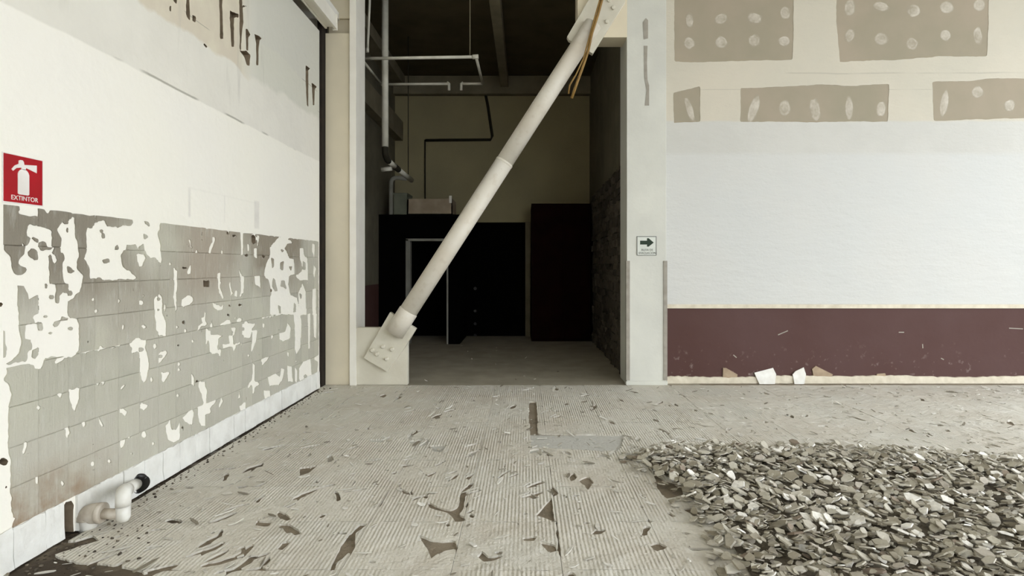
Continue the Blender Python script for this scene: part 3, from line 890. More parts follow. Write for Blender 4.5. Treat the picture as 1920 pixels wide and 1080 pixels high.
# maroon dado with cream trims
_, zt_ = atY(0, 577, 7.48)
struct(box('trim_1', (1.765, 9.0, 7.465, YR, 0.955, 1.005), 'cream', bevel=0.006), 'thin cream trim capping the maroon dado')
dado = box('wall_dado', (1.765, 9.0, 7.478, YR, 0.03, 0.957), 'maroon')
struct(dado, 'maroon painted dado panel along the back wall')
bm = bmesh.new()
top = []
n = 160
for k in range(n + 1):
    X = 1.765 + (9 - 1.765) * k / n
    h = 0.088 + 0.014 * math.sin(X * 3.1) * math.sin(X * 1.3 + 1) + random.uniform(-.006, .006)
    top.append((bm.verts.new((X, 7.455, 0)), bm.verts.new((X, 7.457, h)), bm.verts.new((X, 7.479, h + .004))))
for k in range(n):
    for q in range(2):
        bm.faces.new((top[k][q], top[k + 1][q], top[k + 1][q + 1], top[k][q + 1]))
struct(link('baseboard_back', bm_mesh(bm, 'baseboard_back'), 'cream'), 'torn cream base strip below the maroon dado')
# scratches in the maroon paint
for px_, py_, l, a in ((1468, 624, 20, -0.4), (1690, 623, 10, 0), (1905, 616, 26, 0.05), (1730, 649, 8, 1.5), (1767, 673, 6, 0.5), (1378, 668, 8, 0.7)):
    X, Z = atY(px_, py_, 7.478)
    s = 7.478 / F
    o = box('scratch', (-l * s / 2, l * s / 2, -0.0015, 0.001, -0.006, 0.006), 'scar', dado)
    o.location = (X, 7.478, Z)
    o.rotation_euler = (0, a, 0)
def scrap(label, pts, mat, yb, lean):
    q = [atY(a, b, yb) for a, b in pts]
    zmin = min(p[1] for p in q)
    cx = sum(p[0] for p in q) / len(q)
    bm = bmesh.new()
    f = [bm.verts.new((p[0] - cx, 0, p[1] - zmin)) for p in q]
    g = [bm.verts.new((p[0] - cx, 0.015, p[1] - zmin)) for p in q]
    m = len(q)
    bm.faces.new(f); bm.faces.new(g[::-1])
    for k in range(m):
        bm.faces.new((f[k], g[k], g[(k + 1) % m], f[(k + 1) % m]))
    o = link('plaster_scrap', bm_mesh(bm, 'plaster_scrap'), mat, None, (cx, yb, 0.0), (lean, 0, 0))
    tag(o, label, 'scrap', 'scraps leaning on the maroon dado')
scrap('small tan scrap leaning on the maroon dado near the column', [(1355, 723), (1356, 694), (1362, 694), (1383, 706), (1380, 723)], 'scraptan', 7.461, 0.0)
scrap('wide white scrap leaning on the maroon dado between tan and white pieces', [(1424, 724), (1416, 703), (1428, 700), (1452, 694), (1457, 706), (1453, 724)], 'scrapwhite', 7.425, -0.2)
scrap('narrow white scrap next to the tan wedge on the maroon dado', [(1490, 724), (1488, 706), (1494, 700), (1510, 693), (1513, 706), (1508, 724)], 'scrapwhite', 7.425, -0.2)
scrap('large tan wedge-shaped scrap leaning on the maroon dado', [(1528, 723), (1523, 696), (1530, 690), (1562, 706), (1550, 723)], 'scraptan', 7.461, 0.0)
scrap('thin low tan scrap lying alone against the maroon dado', [(1636, 722), (1645, 704), (1660, 703), (1665, 722)], 'scraptan', 7.461, 0.0)

# ================================================================== FLOOR
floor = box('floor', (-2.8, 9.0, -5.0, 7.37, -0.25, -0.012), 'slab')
struct(floor, 'stripped floor of combed tile adhesive squares')
box('corridor_slab', (-3.0, 2.2, 7.37, 12.9, -0.25, -0.002), 'slab_in', floor)
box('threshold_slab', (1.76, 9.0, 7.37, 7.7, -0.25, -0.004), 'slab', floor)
Z6 = lambda p: zoomed(640, 720, 3, p)
Z5 = lambda p: zoomed(300, 860, 4.8, p)
Z3 = lambda p: zoomed(0, 720, 3, p)
Z7 = lambda p: zoomed(1100, 860, 4.8, p)
holes = [
    [(992, 753), (1006, 753), (1008, 785), (1008, 812), (994, 812), (991, 780)],
    [(994, 812), (1080, 814), (1170, 815), (1166, 832), (1158, 846), (1080, 843), (996, 838)],
    Z6([(480, 655), (540, 690), (620, 710), (655, 690), (672, 600), (720, 555), (755, 560), (705, 600), (692, 690), (668, 735), (705, 770), (640, 772), (600, 725), (500, 695)]),
    Z6([(1090, 740), (1150, 670), (1185, 630), (1198, 772), (1140, 755)]),
    Z6([(435, 850), (510, 878), (640, 882), (650, 925), (545, 950), (505, 988), (478, 920)]),
    Z6([(760, 970), (795, 935), (830, 968), (935, 960), (860, 992), (800, 1000)]),
    Z6([(1335, 540), (1390, 515), (1418, 550), (1390, 595)]),
    Z6([(1735, 905), (1780, 890), (1845, 912), (1770, 945)]),
    Z6([(1680, 860), (1700, 800), (1740, 800), (1720, 850)]),
    Z6([(1750, 490), (1820, 540), (1910, 560), (1920, 620), (1830, 645), (1780, 590)]),
    Z6([(1200, 770), (1215, 780), (1228, 960), (1215, 960)]),
    Z6([(380, 320), (460, 310), (430, 335), (390, 335)]), Z6([(500, 345), (600, 340), (560, 385), (520, 380)]), Z6([(150, 310), (240, 312), (230, 330), (170, 325)]),
    Z6([(370, 300), (430, 240), (415, 280), (385, 320)]), Z6([(430, 470), (480, 510), (540, 490), (495, 525), (450, 500)]),
    Z6([(1010, 860), (1100, 855), (1080, 880), (1030, 880)]), Z6([(1120, 890), (1200, 900), (1220, 940), (1170, 950)]),
    Z6([(1570, 385), (1700, 392), (1880, 405), (1910, 440), (1880, 440), (1800, 410), (1590, 400)]),
    Z5([(1540, 960), (1600, 830), (1690, 690), (1800, 590), (1870, 585), (1770, 670), (1750, 790), (1620, 920), (1530, 1050)]),
    Z5([(1040, 810), (1110, 745), (1185, 745), (1095, 835)]), Z5([(845, 600), (880, 555), (1010, 570), (970, 610)]), Z5([(1060, 585), (1160, 590), (1260, 640), (1220, 690), (1150, 650)]),
    Z5([(230, 250), (310, 250), (300, 272), (240, 268)]), Z5([(680, 250), (800, 242), (770, 268), (700, 268)]), Z5([(40, 560), (90, 535), (200, 555), (120, 590)]), Z5([(770, 155), (860, 160), (800, 182)]),
    Z5([(1260, 80), (1420, 60), (1340, 130), (1260, 160)]), Z5([(1530, 655), (1680, 660), (1690, 680), (1560, 680)]),
    Z5([(350, 775), (420, 720), (520, 680), (560, 620), (580, 640), (560, 700), (480, 740), (390, 800)]),
    Z7([(900, 805), (1150, 800), (1150, 825), (950, 822)]), Z7([(640, 200), (800, 230), (830, 330), (700, 350), (640, 270)]), Z7([(860, 450), (950, 440), (1050, 500), (980, 525)]), Z7([(1060, 640), (1240, 690), (1200, 705), (1070, 660)]),
    Z3([(60, 1010), (190, 950), (330, 890), (420, 880), (520, 850), (560, 880), (420, 920), (300, 960), (420, 1000), (600, 1010), (760, 1040), (860, 1080), (800, 1110), (40, 1110)]),
    [(22, 1074), (130, 1012), (300, 912), (450, 822), (600, 730), (592, 727), (400, 838), (250, 925), (100, 1008), (0, 1062)],
]
gr = random.Random(41)
gouges = []
def gouge(cx, cy, l, w_, a):
    n = 8
    out = []
    bend = gr.uniform(-.25, .25)
    for k in range(n):
        q = 2 * math.pi * k / n
        u, v = math.cos(q) * l / 2 * gr.uniform(.7, 1.1), math.sin(q) * w_ / 2 * gr.uniform(.5, 1.2)
        v += bend * u * u / l * 2
        out.append((cx + u * math.cos(a) - v * math.sin(a), cy + u * math.sin(a) + v * math.cos(a)))
    gouges.append((out, cx, cy, l, w_, a))
while len(gouges) < 520:
    if gr.random() < .6:
        cx, cy = onfloor(gr.uniform(150, 1300), gr.uniform(724, 1085) if gr.random() < .6 else gr.uniform(724, 930))
    else:
        cx, cy = onfloor(gr.uniform(1000, 1930), gr.uniform(722, 860))
    if cx < -2.4 or cy > 7.3 or cx > 7 or (cy < 3.75 and -1.3 < cx < 1.0):
        continue
    if cx < 0.1:
        a = gr.gauss(1.15, .45); l = gr.choice((.04, .06, .09, .14, .22)); w_ = l * gr.uniform(.14, .34)
    else:
        a = gr.gauss(2.0, .7); l = gr.choice((.04, .05, .08, .12, .18)); w_ = l * gr.uniform(.15, .38)
    gouge(cx, cy, l, max(w_, .014), a)
S0 = 0.545
GX0, GY0 = 0.182 - 5 * S0, 3.4375 - 4 * S0
relf = lambda u, v: 0.0022 * vnoise(u, v, 0.09, 31) + 0.0012 * vnoise(u, v, 0.035, 32)
rr = random.Random(11)
for i in range(-1, 17):
    for j in range(0, 12):
        a0, a1 = GX0 + i * S0, GX0 + (i + 1) * S0
        b0, b1 = GY0 + j * S0, GY0 + (j + 1) * S0
        a0, a1 = max(a0, XL + 0.02), min(a1, 8.9)
        b1 = min(b1, 7.36)
        if a1 - a0 < .03 or b1 - b0 < .03:
            continue
        if a0 > 0.75 * b1 + 0.6 and a0 > 1.2 + 0.75 * b1:
            continue
        vis = b1 > 2.6
        n_ = 32 if (vis and b0 < 5.4) else (20 if vis else 4)
        ff = Field(a0, a1, b0, b1, max(2, round(n_ * (a1 - a0) / S0)), max(2, round(n_ * (b1 - b0) / S0)))
        if vis:
            for q in holes:
                ff.add([onfloor(*p) for p in q])
            for q in gouges:
                if a0 - .3 < q[1] < a1 + .3 and b0 - .3 < q[2] < b1 + .3:
                    ff.add(q[0])
            ff.H += 0.006 * vnoise(ff.U, ff.V, 0.05, 33)
            sp = vnoise(ff.U, ff.V, 0.11, 34) + 0.55 * vnoise(ff.U, ff.V, 0.045, 35)
            ff.H = np.maximum(ff.H, (sp - 1.13) * 0.08)
            # ragged seams
            e = np.minimum(np.minimum(ff.U - a0, a1 - ff.U), np.minimum(ff.V - b0, b1 - ff.V))
            ff.H = np.maximum(ff.H, 0.010 * (vnoise(ff.U, ff.V, 0.08, 36) - 0.35) - e)
        r = march(-ff.H, ff.u, ff.v, 0.0012)
        if r:
            dj = rr.uniform(-.001, .001)
            skin('adhesive_square', r, lambda u, v, h: (u, v, -0.012 + h), 0.012 + dj, 'floor_adh', floor, relf)

# ================================================================== CEILING, OUTSIDE
struct(box('ceiling', (-3.45, 9.3, -5.3, 7.7, 6.6, 6.8), 'ceil'), 'plain ceiling of the main room')
struct(box('ground_outside', (-30, 40, -40, 20, -0.6, -0.26), 'ground'), 'pale concrete ground outside the open front')

XW, YW = 9.0, -5.0  # unseen walls and lintels, their openings sized to balance the daylight
for n, b, l in (('unseen_wall_right', (XW, XW + .3, 6.6, 7.7, 0, 6.6), 'unseen side wall stretch sized to limit the side daylight'),
             ('unseen_lintel_right', (XW, XW + .3, YW, 6.6, 6.2, 6.6), 'unseen lintel sized to set the side daylight'),
             ('unseen_wall_rear', (-2.8, 2.0, YW - .3, YW, 0, 6.6), 'unseen rear wall closing off part of the rear daylight'),
             ('unseen_lintel_rear', (2.0, XW + .3, YW - .3, YW, 6.0, 6.6), 'unseen lintel sized to set the rear daylight')):
    struct(box(n, b, 'ceil'), l)
struct(box('wall_header', (-2.95, 1.9, 7.4, 7.6, 5.5, 6.6), 'column'), 'header wall over the recess opening')
# ================================================================== CORRIDOR
XCL, XCR, YC, ZC_ = -2.8, 1.38, 12.6, 5.52
wc = box('wall_corridor_back', (XCL - .2, XCR + .2, YC, YC + .2, 0, 5.7), 'cwall')
struct(wc, 'dim olive end wall of the recess')
wl = box('wall_corridor_left', (XCL - .2, XCL, 7.46, YC, 0, 5.7), 'cwallgrey')
struct(wl, 'grey side wall of the dark recess')
struct(box('wall_corridor_return', (XCL - .2, -2.5, 7.46, 7.7, 0, 5.7), 'cwallgrey'), 'short return behind the cream column')
wr = box('wall_corridor_right', (XCR, XCR + .4, 7.70, YC, 0, 5.7), 'cwallgrey')
struct(wr, 'recess side wall with dark ledger stone cladding')
cc = box('ceiling_corridor', (XCL - .2, XCR + .4, 7.6, YC + .2, ZC_, 5.8), 'cceil')
struct(cc, 'soot-dark deck over the recess')
tag(box('ceiling_beam', (-0.52, -0.36, 7.6, YC, 5.28, ZC_ + .01), 'cbeam', bevel=0.01), 'pale beam running into the dark recess along its ceiling', 'beam')
tag(box('header_beam', (XCL, XCR, 12.42, YC + .01, 5.14, ZC_ + .01), 'cbeam', bevel=0.01), 'wide olive beam across the top of the end wall', 'beam')
tag(box('wall_ledge', (XCL - .01, -2.62, 7.70, YC, 4.18, 4.58), 'cbeam', bevel=0.01), 'lower grey beam along the side of the dark recess', 'beam')
tag(box('wall_ledge', (XCL - .01, -2.55, 7.70, YC, 5.30, ZC_ + .01), 'cbeam', bevel=0.01), 'upper grey beam at the ceiling edge of the dark recess', 'beam')
box('painted_dado', (XCL, XCL + .012, 7.7, 11.15, 0, 1.15), 'maroon', wl)
# ledger stones
rs = random.Random(3)
stones = []
for k in range(6):
    bm = bmesh.new()
    bmesh.ops.create_cube(bm, size=1)
    bmesh.ops.subdivide_edges(bm, edges=[e for e in bm.edges if abs((e.verts[0].co - e.verts[1].co).y) > .5], cuts=2)
    for v in bm.verts:
        if v.co.x < 0:
            v.co.x += rs.uniform(-.35, .35)
        v.co.z += rs.uniform(-.06, .06)
        v.co.y += rs.uniform(-.02, .02)
    me = bm_mesh(bm, 'ledger_stone')
    me.materials.append(M['ledger'])
    stones.append(me)
z = 0.0
while z < 2.86:
    h = rs.choice((0.09, 0.12, 0.15))
    h = min(h, 2.89 - z)
    y = 7.72 - rs.uniform(0, .3)
    while y < 11.6:
        l = rs.uniform(0.28, 0.6)
        a, b = max(y, 7.7), min(y + l, 11.62)
        if b - a > .05:
            link('ledger_stone', rs.choice(stones), 'ledger', wr, (XCR - .02, (a + b) / 2, z + h / 2), None, (0.06 + rs.uniform(-.02, .03), b - a - .008, h - .008))
        y += l
    z += h
# black room with a doorway
YA = 11.2
pa = empty('black_partition', (-2.0, YA, 0))
tag(pa, 'matt black partition box with grey framed doorway deep in the recess', 'partition')
dl, dr_, dt = -2.27, -1.476, 1.99
cpart(pa, 'panel', (XCL, dl, YA, YA + .08, 0, 2.43), 'black')
cpart(pa, 'panel', (dr_, -1.25, YA, YA + .08, 0, 2.43), 'black')
cpart(pa, 'panel', (dl, dr_, YA, YA + .08, dt, 2.43), 'black')
cpart(pa, 'side_panel', (-1.33, -1.25, YA + .08, YC, 0, 2.43), 'black')
cpart(pa, 'top_panel', (XCL, -1.25, YA, YC, 2.43, 2.475), 'black')
cpart(pa, 'rear_lining', (XCL, -1.33, YC - .05, YC, 0, 2.43), 'black')
df = empty('door_1', (-1.87, YA, 0))
struct(df, 'thin grey frame of the dark doorway')
cpart(df, 'jamb', (dl - .01, dl + .035, YA - .02, YA + .12, 0, dt + .02), 'frame')
cpart(df, 'reveal', (dl + .035, dl + .06, YA + .02, YA + .2, 0, dt), 'frame')
cpart(df, 'jamb', (dr_ - .025, dr_ + .005, YA - .02, YA + .12, 0, dt + .02), 'frame')
cpart(df, 'head', (dl - .01, dr_ + .005, YA - .02, YA + .12, dt - .02, dt + .025), 'frame')
pb = empty('black_panel', (-0.63, 12.5, 0))
tag(pb, 'matt black panel with a row of small dull knobs on the end wall', 'panel')
cpart(pb, 'board', (-1.249, 0.0, 12.5, YC - .001, 0, 2.42), 'black', 0.004)
for py_ in (541, 583, 607, 629):
    X, Z = atY(891, py_, 12.48)
    o = tube('knob', [(X, 12.47, Z), (X, 12.505, Z)], [0.03, 0.035], 'rubber', pb, 12)
    o.matrix_parent_inverse = Matrix.Translation(-pb.location)
tag(box('end_post', (0.0, 0.105, 12.35, YC + .01, 0, 2.42), 'cbeam', bevel=0.01), 'pale narrow post between black panel and dark maroon cabinet', 'post')
mc = empty('maroon_cabinet', (0.74, 11.6, 0))
tag(mc, 'tall dark maroon cabinet in the back corner of the recess', 'cabinet')
cpart(mc, 'carcass', (0.12, XCR - .09, 11.62, YC - .004, 0, 2.73), 'oxblood', 0.006)
cpart(mc, 'door', (0.125, 0.745, 11.6, 11.63, 0.06, 2.72), 'oxblood', 0.004)
cpart(mc, 'door', (0.752, XCR - .095, 11.6, 11.63, 0.06, 2.72), 'oxblood', 0.004)
# things on top of the black room
def openbox(name, x0, x1, y0, y1, z0, z1, mat, th=0.02):
    e = empty(name, ((x0 + x1) / 2, y0, z0))
    for n, b in (('front', (x0, x1, y0, y0 + th, z0, z1)), ('back', (x0, x1, y1 - th, y1, z0, z1 - .02)), ('side', (x0, x0 + th, y0, y1, z0, z1 - .01)), ('side', (x1 - th, x1, y0, y1, z0, z1)), ('bottom', (x0, x1, y0, y1, z0, z0 + th))):
        cpart(e, n, b, mat)
    return e
ob = openbox('storage_carton', -2.26, -1.40, 11.25, 11.85, 2.4755, 2.78, 'carton')
tag(ob, 'tan open carton stored on top of the black partition', 'box')
o = cpart(ob, 'tape_end', (-1.46, -1.41, 11.242, 11.26, 2.70, 2.84), 'flange')
gb = empty('grey_casing', (-2.42, 11.3, 2.475))
tag(gb, 'grey-green casing beside the carton on the black partition', 'box')
cpart(gb, 'shell', (-2.54, -2.28, 11.3, 11.8, 2.475, 2.88), 'greenbox', 0.02)
cpart(gb, 'lid', (-2.55, -2.27, 11.28, 11.82, 2.86, 2.90), 'greenbox', 0.01)

# ------------------------------------------------------------------ pipes in the recess
Y1, Y2, ZR = 8.0, 9.15, 4.336
rail = empty('hanging_rail', (-1.45, Y1, ZR))
tag(rail, 'thin pale rectangular pipe loop hung under the ceiling of the recess', 'pipe rail')
def rp(n, pts, r, m='conduit', root=rail, seg=10):
    o = tube(n, pts, r, m, root, seg)
    o.matrix_parent_inverse = Matrix.Translation(-root.location)
    return o
rp('front_bar', [(-2.27, Y1, ZR - .015), (-0.669, Y1, ZR + .01)], 0.021)
rp('side_bar', [(-0.669, Y1, ZR), (-0.665, Y2, ZR)], 0.02)
rp('side_bar', [(-2.25, Y1, ZR), (-2.25, Y2, ZR)], 0.02)
rp('back_bar', [(-2.25, Y2, ZR - .01), (-1.21, Y2, ZR), ], 0.02)
rp('back_bar', [(-0.665, Y2, ZR), (-0.98, Y2, ZR)], 0.02)
rp('drop_stub', [(-1.22, Y2, ZR + .02), (-1.19, Y2, ZR), (-1.19, Y2, ZR - .10)], 0.021)
rp('drop_stub', [(-0.97, Y2, ZR + .02), (-1.0, Y2, ZR), (-1.0, Y2, ZR - .10)], 0.021)
rp('elbow', [(-0.72, Y1, ZR + .01), (-0.64, Y1, ZR + .012)], 0.031)
rp('hanger_rod', [(-0.755, Y1, ZR), (-0.755, Y1, 5.53)], 0.006, 'cbeam')
rp('hanger_rod', [(-2.20, Y1, ZR), (-2.20, Y1, 5.53)], 0.006, 'cbeam')
vp = empty('drain_pipe', (-2.056, 8.6, 3.2))
tag(vp, 'cream vertical drain pipe with black couplings turning back along the wall', 'pipe')
def dp(n, pts, r, m='conduit'):
    rp(n, pts, r, m, vp, 16)
dp('riser', [(-2.056, 8.6, 3.24), (-2.056, 8.6, 5.53)], 0.049)
dp('coupling', [(-2.056, 8.6, 3.25)] + arc((-2.056, 8.6, 3.17), (-2.056, 8.62, 3.08), (-2.056, 8.82, 3.07), 5), 0.045, 'dconduit')
dp('run', [(-2.056, 8.80, 3.07), (-2.056, 9.25, 3.06)], 0.042)
dp('coupling', [(-2.056, 9.2, 3.06), (-2.056, 9.5, 3.055)], 0.047, 'dconduit')
dp('run', [(-2.056, 9.48, 3.055), (-2.056, 10.6, 3.04)], 0.042)
dp('side_stub', [(-2.06, 9.05, 3.0), (-2.22, 9.05, 2.98)], 0.035)
dp('hanger', [(-2.056, 10.3, 3.04), (-2.056, 10.3, 5.53)], 0.008, 'dconduit')
tp = empty('conduit_drop', (-2.48, 8.1, 5.5))
tag(tp, 'thin short conduit hanging from above beside the column flange', 'pipe')
xa, za = atY(694, -20, 8.1)
xb, zb2 = atY(689, 97, 8.1)
rp('conduit', [(xa, 8.1, 5.53), (xa, 8.1, za), (xb, 8.1, zb2)], 0.017, 'conduit', tp)
rp('end_cap', [(xb, 8.1, zb2 + .05), (xb, 8.1, zb2 - .01)], 0.022, 'conduit', tp)
up = empty('vent_pipe', (-2.57, 11.15, 2.475))
tag(up, 'grey bent pipe rising from the black partition top', 'pipe')
x_, z_ = atY(733, 345, 11.25)
rp('pipe', [(x_, 11.25, 2.46), (x_, 11.25, z_ - .05)] + arc((x_, 11.25, z_), (x_, 11.25, z_ + .12), (x_ + .12, 11.25, z_ + .12), 5) + [(x_ + .30, 11.25, z_ + .10)], 0.04, 'frame', up, 12)
kc = empty('wall_conduit', (-0.9, 12.56, 4.1))
tag(kc, 'dark conduit making a square corner on the olive end wall', 'conduit')
q = [atY(a, b, 12.57) for a, b in ((905, 150), (915, 200), (923, 255), (920, 262), (798, 263))]
rp('tube', [(a, 12.57, b) for a, b in q], 0.03, 'dconduit', kc, 8)
kv = empty('wall_conduit', (-2.1, 12.56, 2.6))
tag(kv, 'straight dark upright conduit on the left of the olive end wall', 'conduit')
xv, zv = atY(797, 262, 12.57)
rp('tube', [(xv, 12.57, 2.4), (xv, 12.57, zv)], 0.014, 'dconduit', kv, 8)

# ================================================================== BRACE, PLINTH, GUSSET
pl = empty('brace_plinth', (-1.8, 7.37, 0))
tag(pl, 'low cream steel plinth carrying the foot of the brace', 'plinth')
xl_, zt2 = atY(668, 615, YB)
xr_, _ = atY(764, 615, YB)
cpart(pl, 'body', (-2.118, xr_, YB, 7.47, 0, zt2), 'plinth', 0.008)
cpart(pl, 'top_plate', (-2.118, xr_ - .33, YB - .004, 7.47, zt2 - .012, zt2 + .004), 'plinth', 0.003)
hb = empty('header_block', (0.95, 7.37, 4.37))
tag(hb, 'cream steel block high beside the column holding the brace top', 'bracket')
xa, za = atY(1083, 70, YB)
xb, _ = atY(1171, 70, YB)
cpart(hb, 'body', (xa, 1.28, YB, 7.70, za, 5.5), 'colcream', 0.006)
YP = 7.242            # brace axis depth
br = empty('diagonal_brace', atY(738, 632, YP)[:1] + (YP, atY(738, 632, YP)[1]))
tag(br, 'thick cream steel pipe brace slanting from plinth to header block', 'brace')
def bp(o):
    o.matrix_parent_inverse = Matrix.Translation(-br.location)
    return o
A3 = lambda px_, py_, Y=YP: Vector((atY(px_, py_, Y)[0], Y, atY(px_, py_, Y)[1]))
P0, PJ, P1 = A3(741, 622), A3(944, 307), A3(1108, 52)
ax = (P1 - P0).normalized()
bp(tube('lower_pipe', [P0, PJ + ax * .02], 0.112, 'brace', br, 40))
bp(tube('upper_pipe', [PJ, P1 + ax * .05], [0.108, 0.108], 'brace', br, 40))
bp(tube('weld_bead', [PJ + ax * .0, PJ + ax * .012, PJ + ax * .024, PJ + ax * .036], [0.109, 0.1155, 0.1155, 0.109], 'brace', br, 40))
bp(tube('collar', [P0 - ax * .02, P0 + ax * .30, P0 + ax * .31], [0.121, 0.121, 0.112], 'brace', br, 40))
bp(prism('foot_plate', [(v[0], v[1]) for v in [atY(a, b, YB - .05) for a, b in ((732, 585), (743, 592), (781, 616), (757, 655), (727, 697), (683, 671), (700, 640))]], YB - .075, YB + .004, 'plinth', br, 0.006))
bp(prism('gusset_plate', [(v[0], v[1]) for v in [atY(a, b, YB - .05) for a, b in ((1063, 70), (1066, 76), (1111, 102), (1132, 68), (1172, 5), (1172, -60), (1130, -45))]], YB - .075, YB + .004, 'plinth', br, 0.006))
prx = Vector((ax.z, 0, -ax.x))
for px_, py_ in ((707, 664), (725, 673), (735, 655), (698, 657), (718, 650)):
    p = A3(px_, py_, YB - .09)
    o = bp(tube('bolt', [(p.x, YB - .11, p.z), (p.x, YB - .102, p.z), (p.x, YB - .06, p.z)], [0.018, 0.026, 0.028], 'plinth', br, 8))
for px_, py_ in ((1150, 14), (1142, 0), (1138, 40)):
    p = A3(px_, py_, YB - .09)
    bp(tube('bolt', [(p.x, YB - .10, p.z), (p.x, YB - .095, p.z), (p.x, YB - .06, p.z)], [0.018, 0.026, 0.028], 'plinth', br, 8))
cb = empty('hanging_cable', (1.05, 7.1, 5.5))
tag(cb, 'yellow-brown cable hanging loose in front of the brace top', 'cable')
YK = 7.112
strand = [(1150, -100), (1132, -12), (1121, 28), (1110, 62), (1103, 95), (1094, 122), (1082, 155), (1072, 184)]
pts = [A3(a, b, YK) for a, b in strand]
rp('strand', [(pts[0].x + .05, YK, 5.61)] + pts, 0.0165, 'cable', cb, 8)
pts2 = [A3(a, b, YK) for a, b in [(1142, -100), (1128, -12), (1116, 30), (1105, 70), (1094, 110), (1080, 140), (1068, 160), (1066, 176)]]
rp('strand', [(pts2[0].x + .02, YK, 5.61)] + pts2, 0.010, 'cable', cb, 8)

# ================================================================== PVC DRAIN AT THE LEFT WALL
YQ = 3.36
pv = empty('pvc_drain', (-2.46, YQ, 0))
tag(pv, 'white pvc floor drain stub with elbow and upturned open end', 'pipe')
def pp(n, pts, r, m='pvc', seg=24, cap=True):
    o = tube(n, pts, r, m, pv, seg, cap)
    o.matrix_parent_inverse = Matrix.Translation(-pv.location)
a = A3(165, 998, YQ); b = A3(165, 962, YQ)
pp('floor_stub', [(a.x, YQ, -0.02), (a.x, YQ, 0.075)], 0.046)
zc = A3(165, 965, YQ).z
e0 = Vector((a.x, YQ, 0.055)); e2 = Vector((a.x + .085, YQ, zc + .01))
pp('elbow', [(a.x, YQ, 0.05)] + arc(e0, (a.x - .005, YQ, zc + .012), e2, 8), 0.056, 'pvcbeige')
pp('bell', [(e2.x - .025, YQ, e2.z), (e2.x - .02, YQ, e2.z), (e2.x, YQ, e2.z), (e2.x + .005, YQ, e2.z)], [0.054, 0.058, 0.058, 0.05], 'pvcbeige')
YR2 = YQ
rtop = A3(231, 922, YR2)
rx_ = rtop.x
pp('link_pipe', [(e2.x - .01, YQ, 0.078), (rx_, YQ, 0.078)], 0.030, 'pvcbeige')
wallp = Vector((XL, 3.835, 0.072))
pp('riser', [(rx_, YR2, 0.034), (rx_, YR2, 0.042), (rx_, YR2, 0.06), (rx_, YR2, rtop.z - .07)], [0.018, 0.03, 0.037, 0.037])
dirw = (wallp - rtop).normalized()
pp('bend', [(rx_, YR2, rtop.z - .08)] + arc((rx_, YR2, rtop.z - .05), tuple(rtop), tuple(rtop + dirw * .06), 8) + [tuple(rtop + dirw * .12)], 0.040)
pp('inlet_pipe', [tuple(rtop + dirw * .10), tuple(wallp + dirw * .03)], 0.036)
pp('gasket', [(XL - .01, 3.835, .076), (XL + .028, 3.835, .076), (XL + .034, 3.83, .076), (XL + .034, 3.83, .076)], [0.062, 0.062, 0.055, 0.03], 'rubber')

# ================================================================== LOOSE DEBRIS
def chipmesh(name, rg, elong, thick, curl):
    n = rg.choice((5, 6, 6, 7))
    bm = bmesh.new()
    an = sorted(rg.uniform(0, 2 * math.pi) for _ in range(n))
    an = [2 * math.pi * (k + rg.uniform(-.3, .3)) / n for k in range(n)]
    pr = [(math.cos(a) * rg.uniform(.75, 1.1), math.sin(a) * rg.uniform(.7, 1.1) * elong) for a in an]
    t_ = [bm.verts.new((x_, y_, thick / 2 + curl * x_ * x_)) for x_, y_ in pr]
    b_ = [bm.verts.new((x_ * 1.04, y_ * 1.04, -thick / 2 + curl * x_ * x_)) for x_, y_ in pr]
    ct = bm.verts.new((rg.uniform(-.2, .2), rg.uniform(-.1, .1) * elong, thick / 2 + rg.uniform(-.03, .06)))
    for k in range(n):
        bm.faces.new((ct, t_[k], t_[(k + 1) % n]))
        bm.faces.new((t_[k], b_[k], b_[(k + 1) % n], t_[(k + 1) % n]))
    bm.faces.new(b_[::-1])
    return bm_mesh(bm, name)
rg = random.Random(21)
shard_me = [chipmesh('tile_shard', rg, rg.uniform(.5, .9), rg.uniform(.12, .3), rg.uniform(-.05, .15)) for _ in range(14)]
flake_me = [chipmesh('mortar_flake', rg, rg.uniform(.3, .75), rg.uniform(.12, .25), rg.uniform(-.1, .35)) for _ in range(12)]
crumb_me = [chipmesh('dark_crumb', rg, rg.uniform(.6, .95), rg.uniform(.4, .8), 0) for _ in range(5)]
for L_, k in ((shard_me, 'shard'), (flake_me, 'flake'), (crumb_me, 'crumb')):
    for me in L_:
        me.materials.append(M[k])
def plain(name, c):
    return simple(name, c, tuple(x * .8 for x in c[:3]) + (1,), 30, rough=.85, bump=.002, bscale=110)
M['sh_grey'] = plain('grey_shard', srgb(190, 183, 167)); M['sh_dark'] = plain('olive_shard', srgb(150, 142, 124))
M['sh_pale'] = plain('pale_shard', srgb(230, 225, 212)); M['sh_brown'] = plain('brown_shard', srgb(152, 136, 120))
M['fl_grey'] = plain('grey_flake', srgb(212, 207, 195)); M['fl_pale'] = plain('pale_flake', srgb(230, 226, 216)); M['fl_dark'] = plain('dark_flake', srgb(140, 132, 116))
def variants(meshes, keys):
    out = {}
    for k in keys:
        out[k] = []
        for me in meshes:
            m2 = me.copy(); m2.materials.clear(); m2.materials.append(M[k]); out[k].append(m2)
    return out
def arrays(me):
    v = [tuple(p.co) for p in me.vertices]
    f = [tuple(p.vertices) for p in me.polygons]
    return np.array(v), f
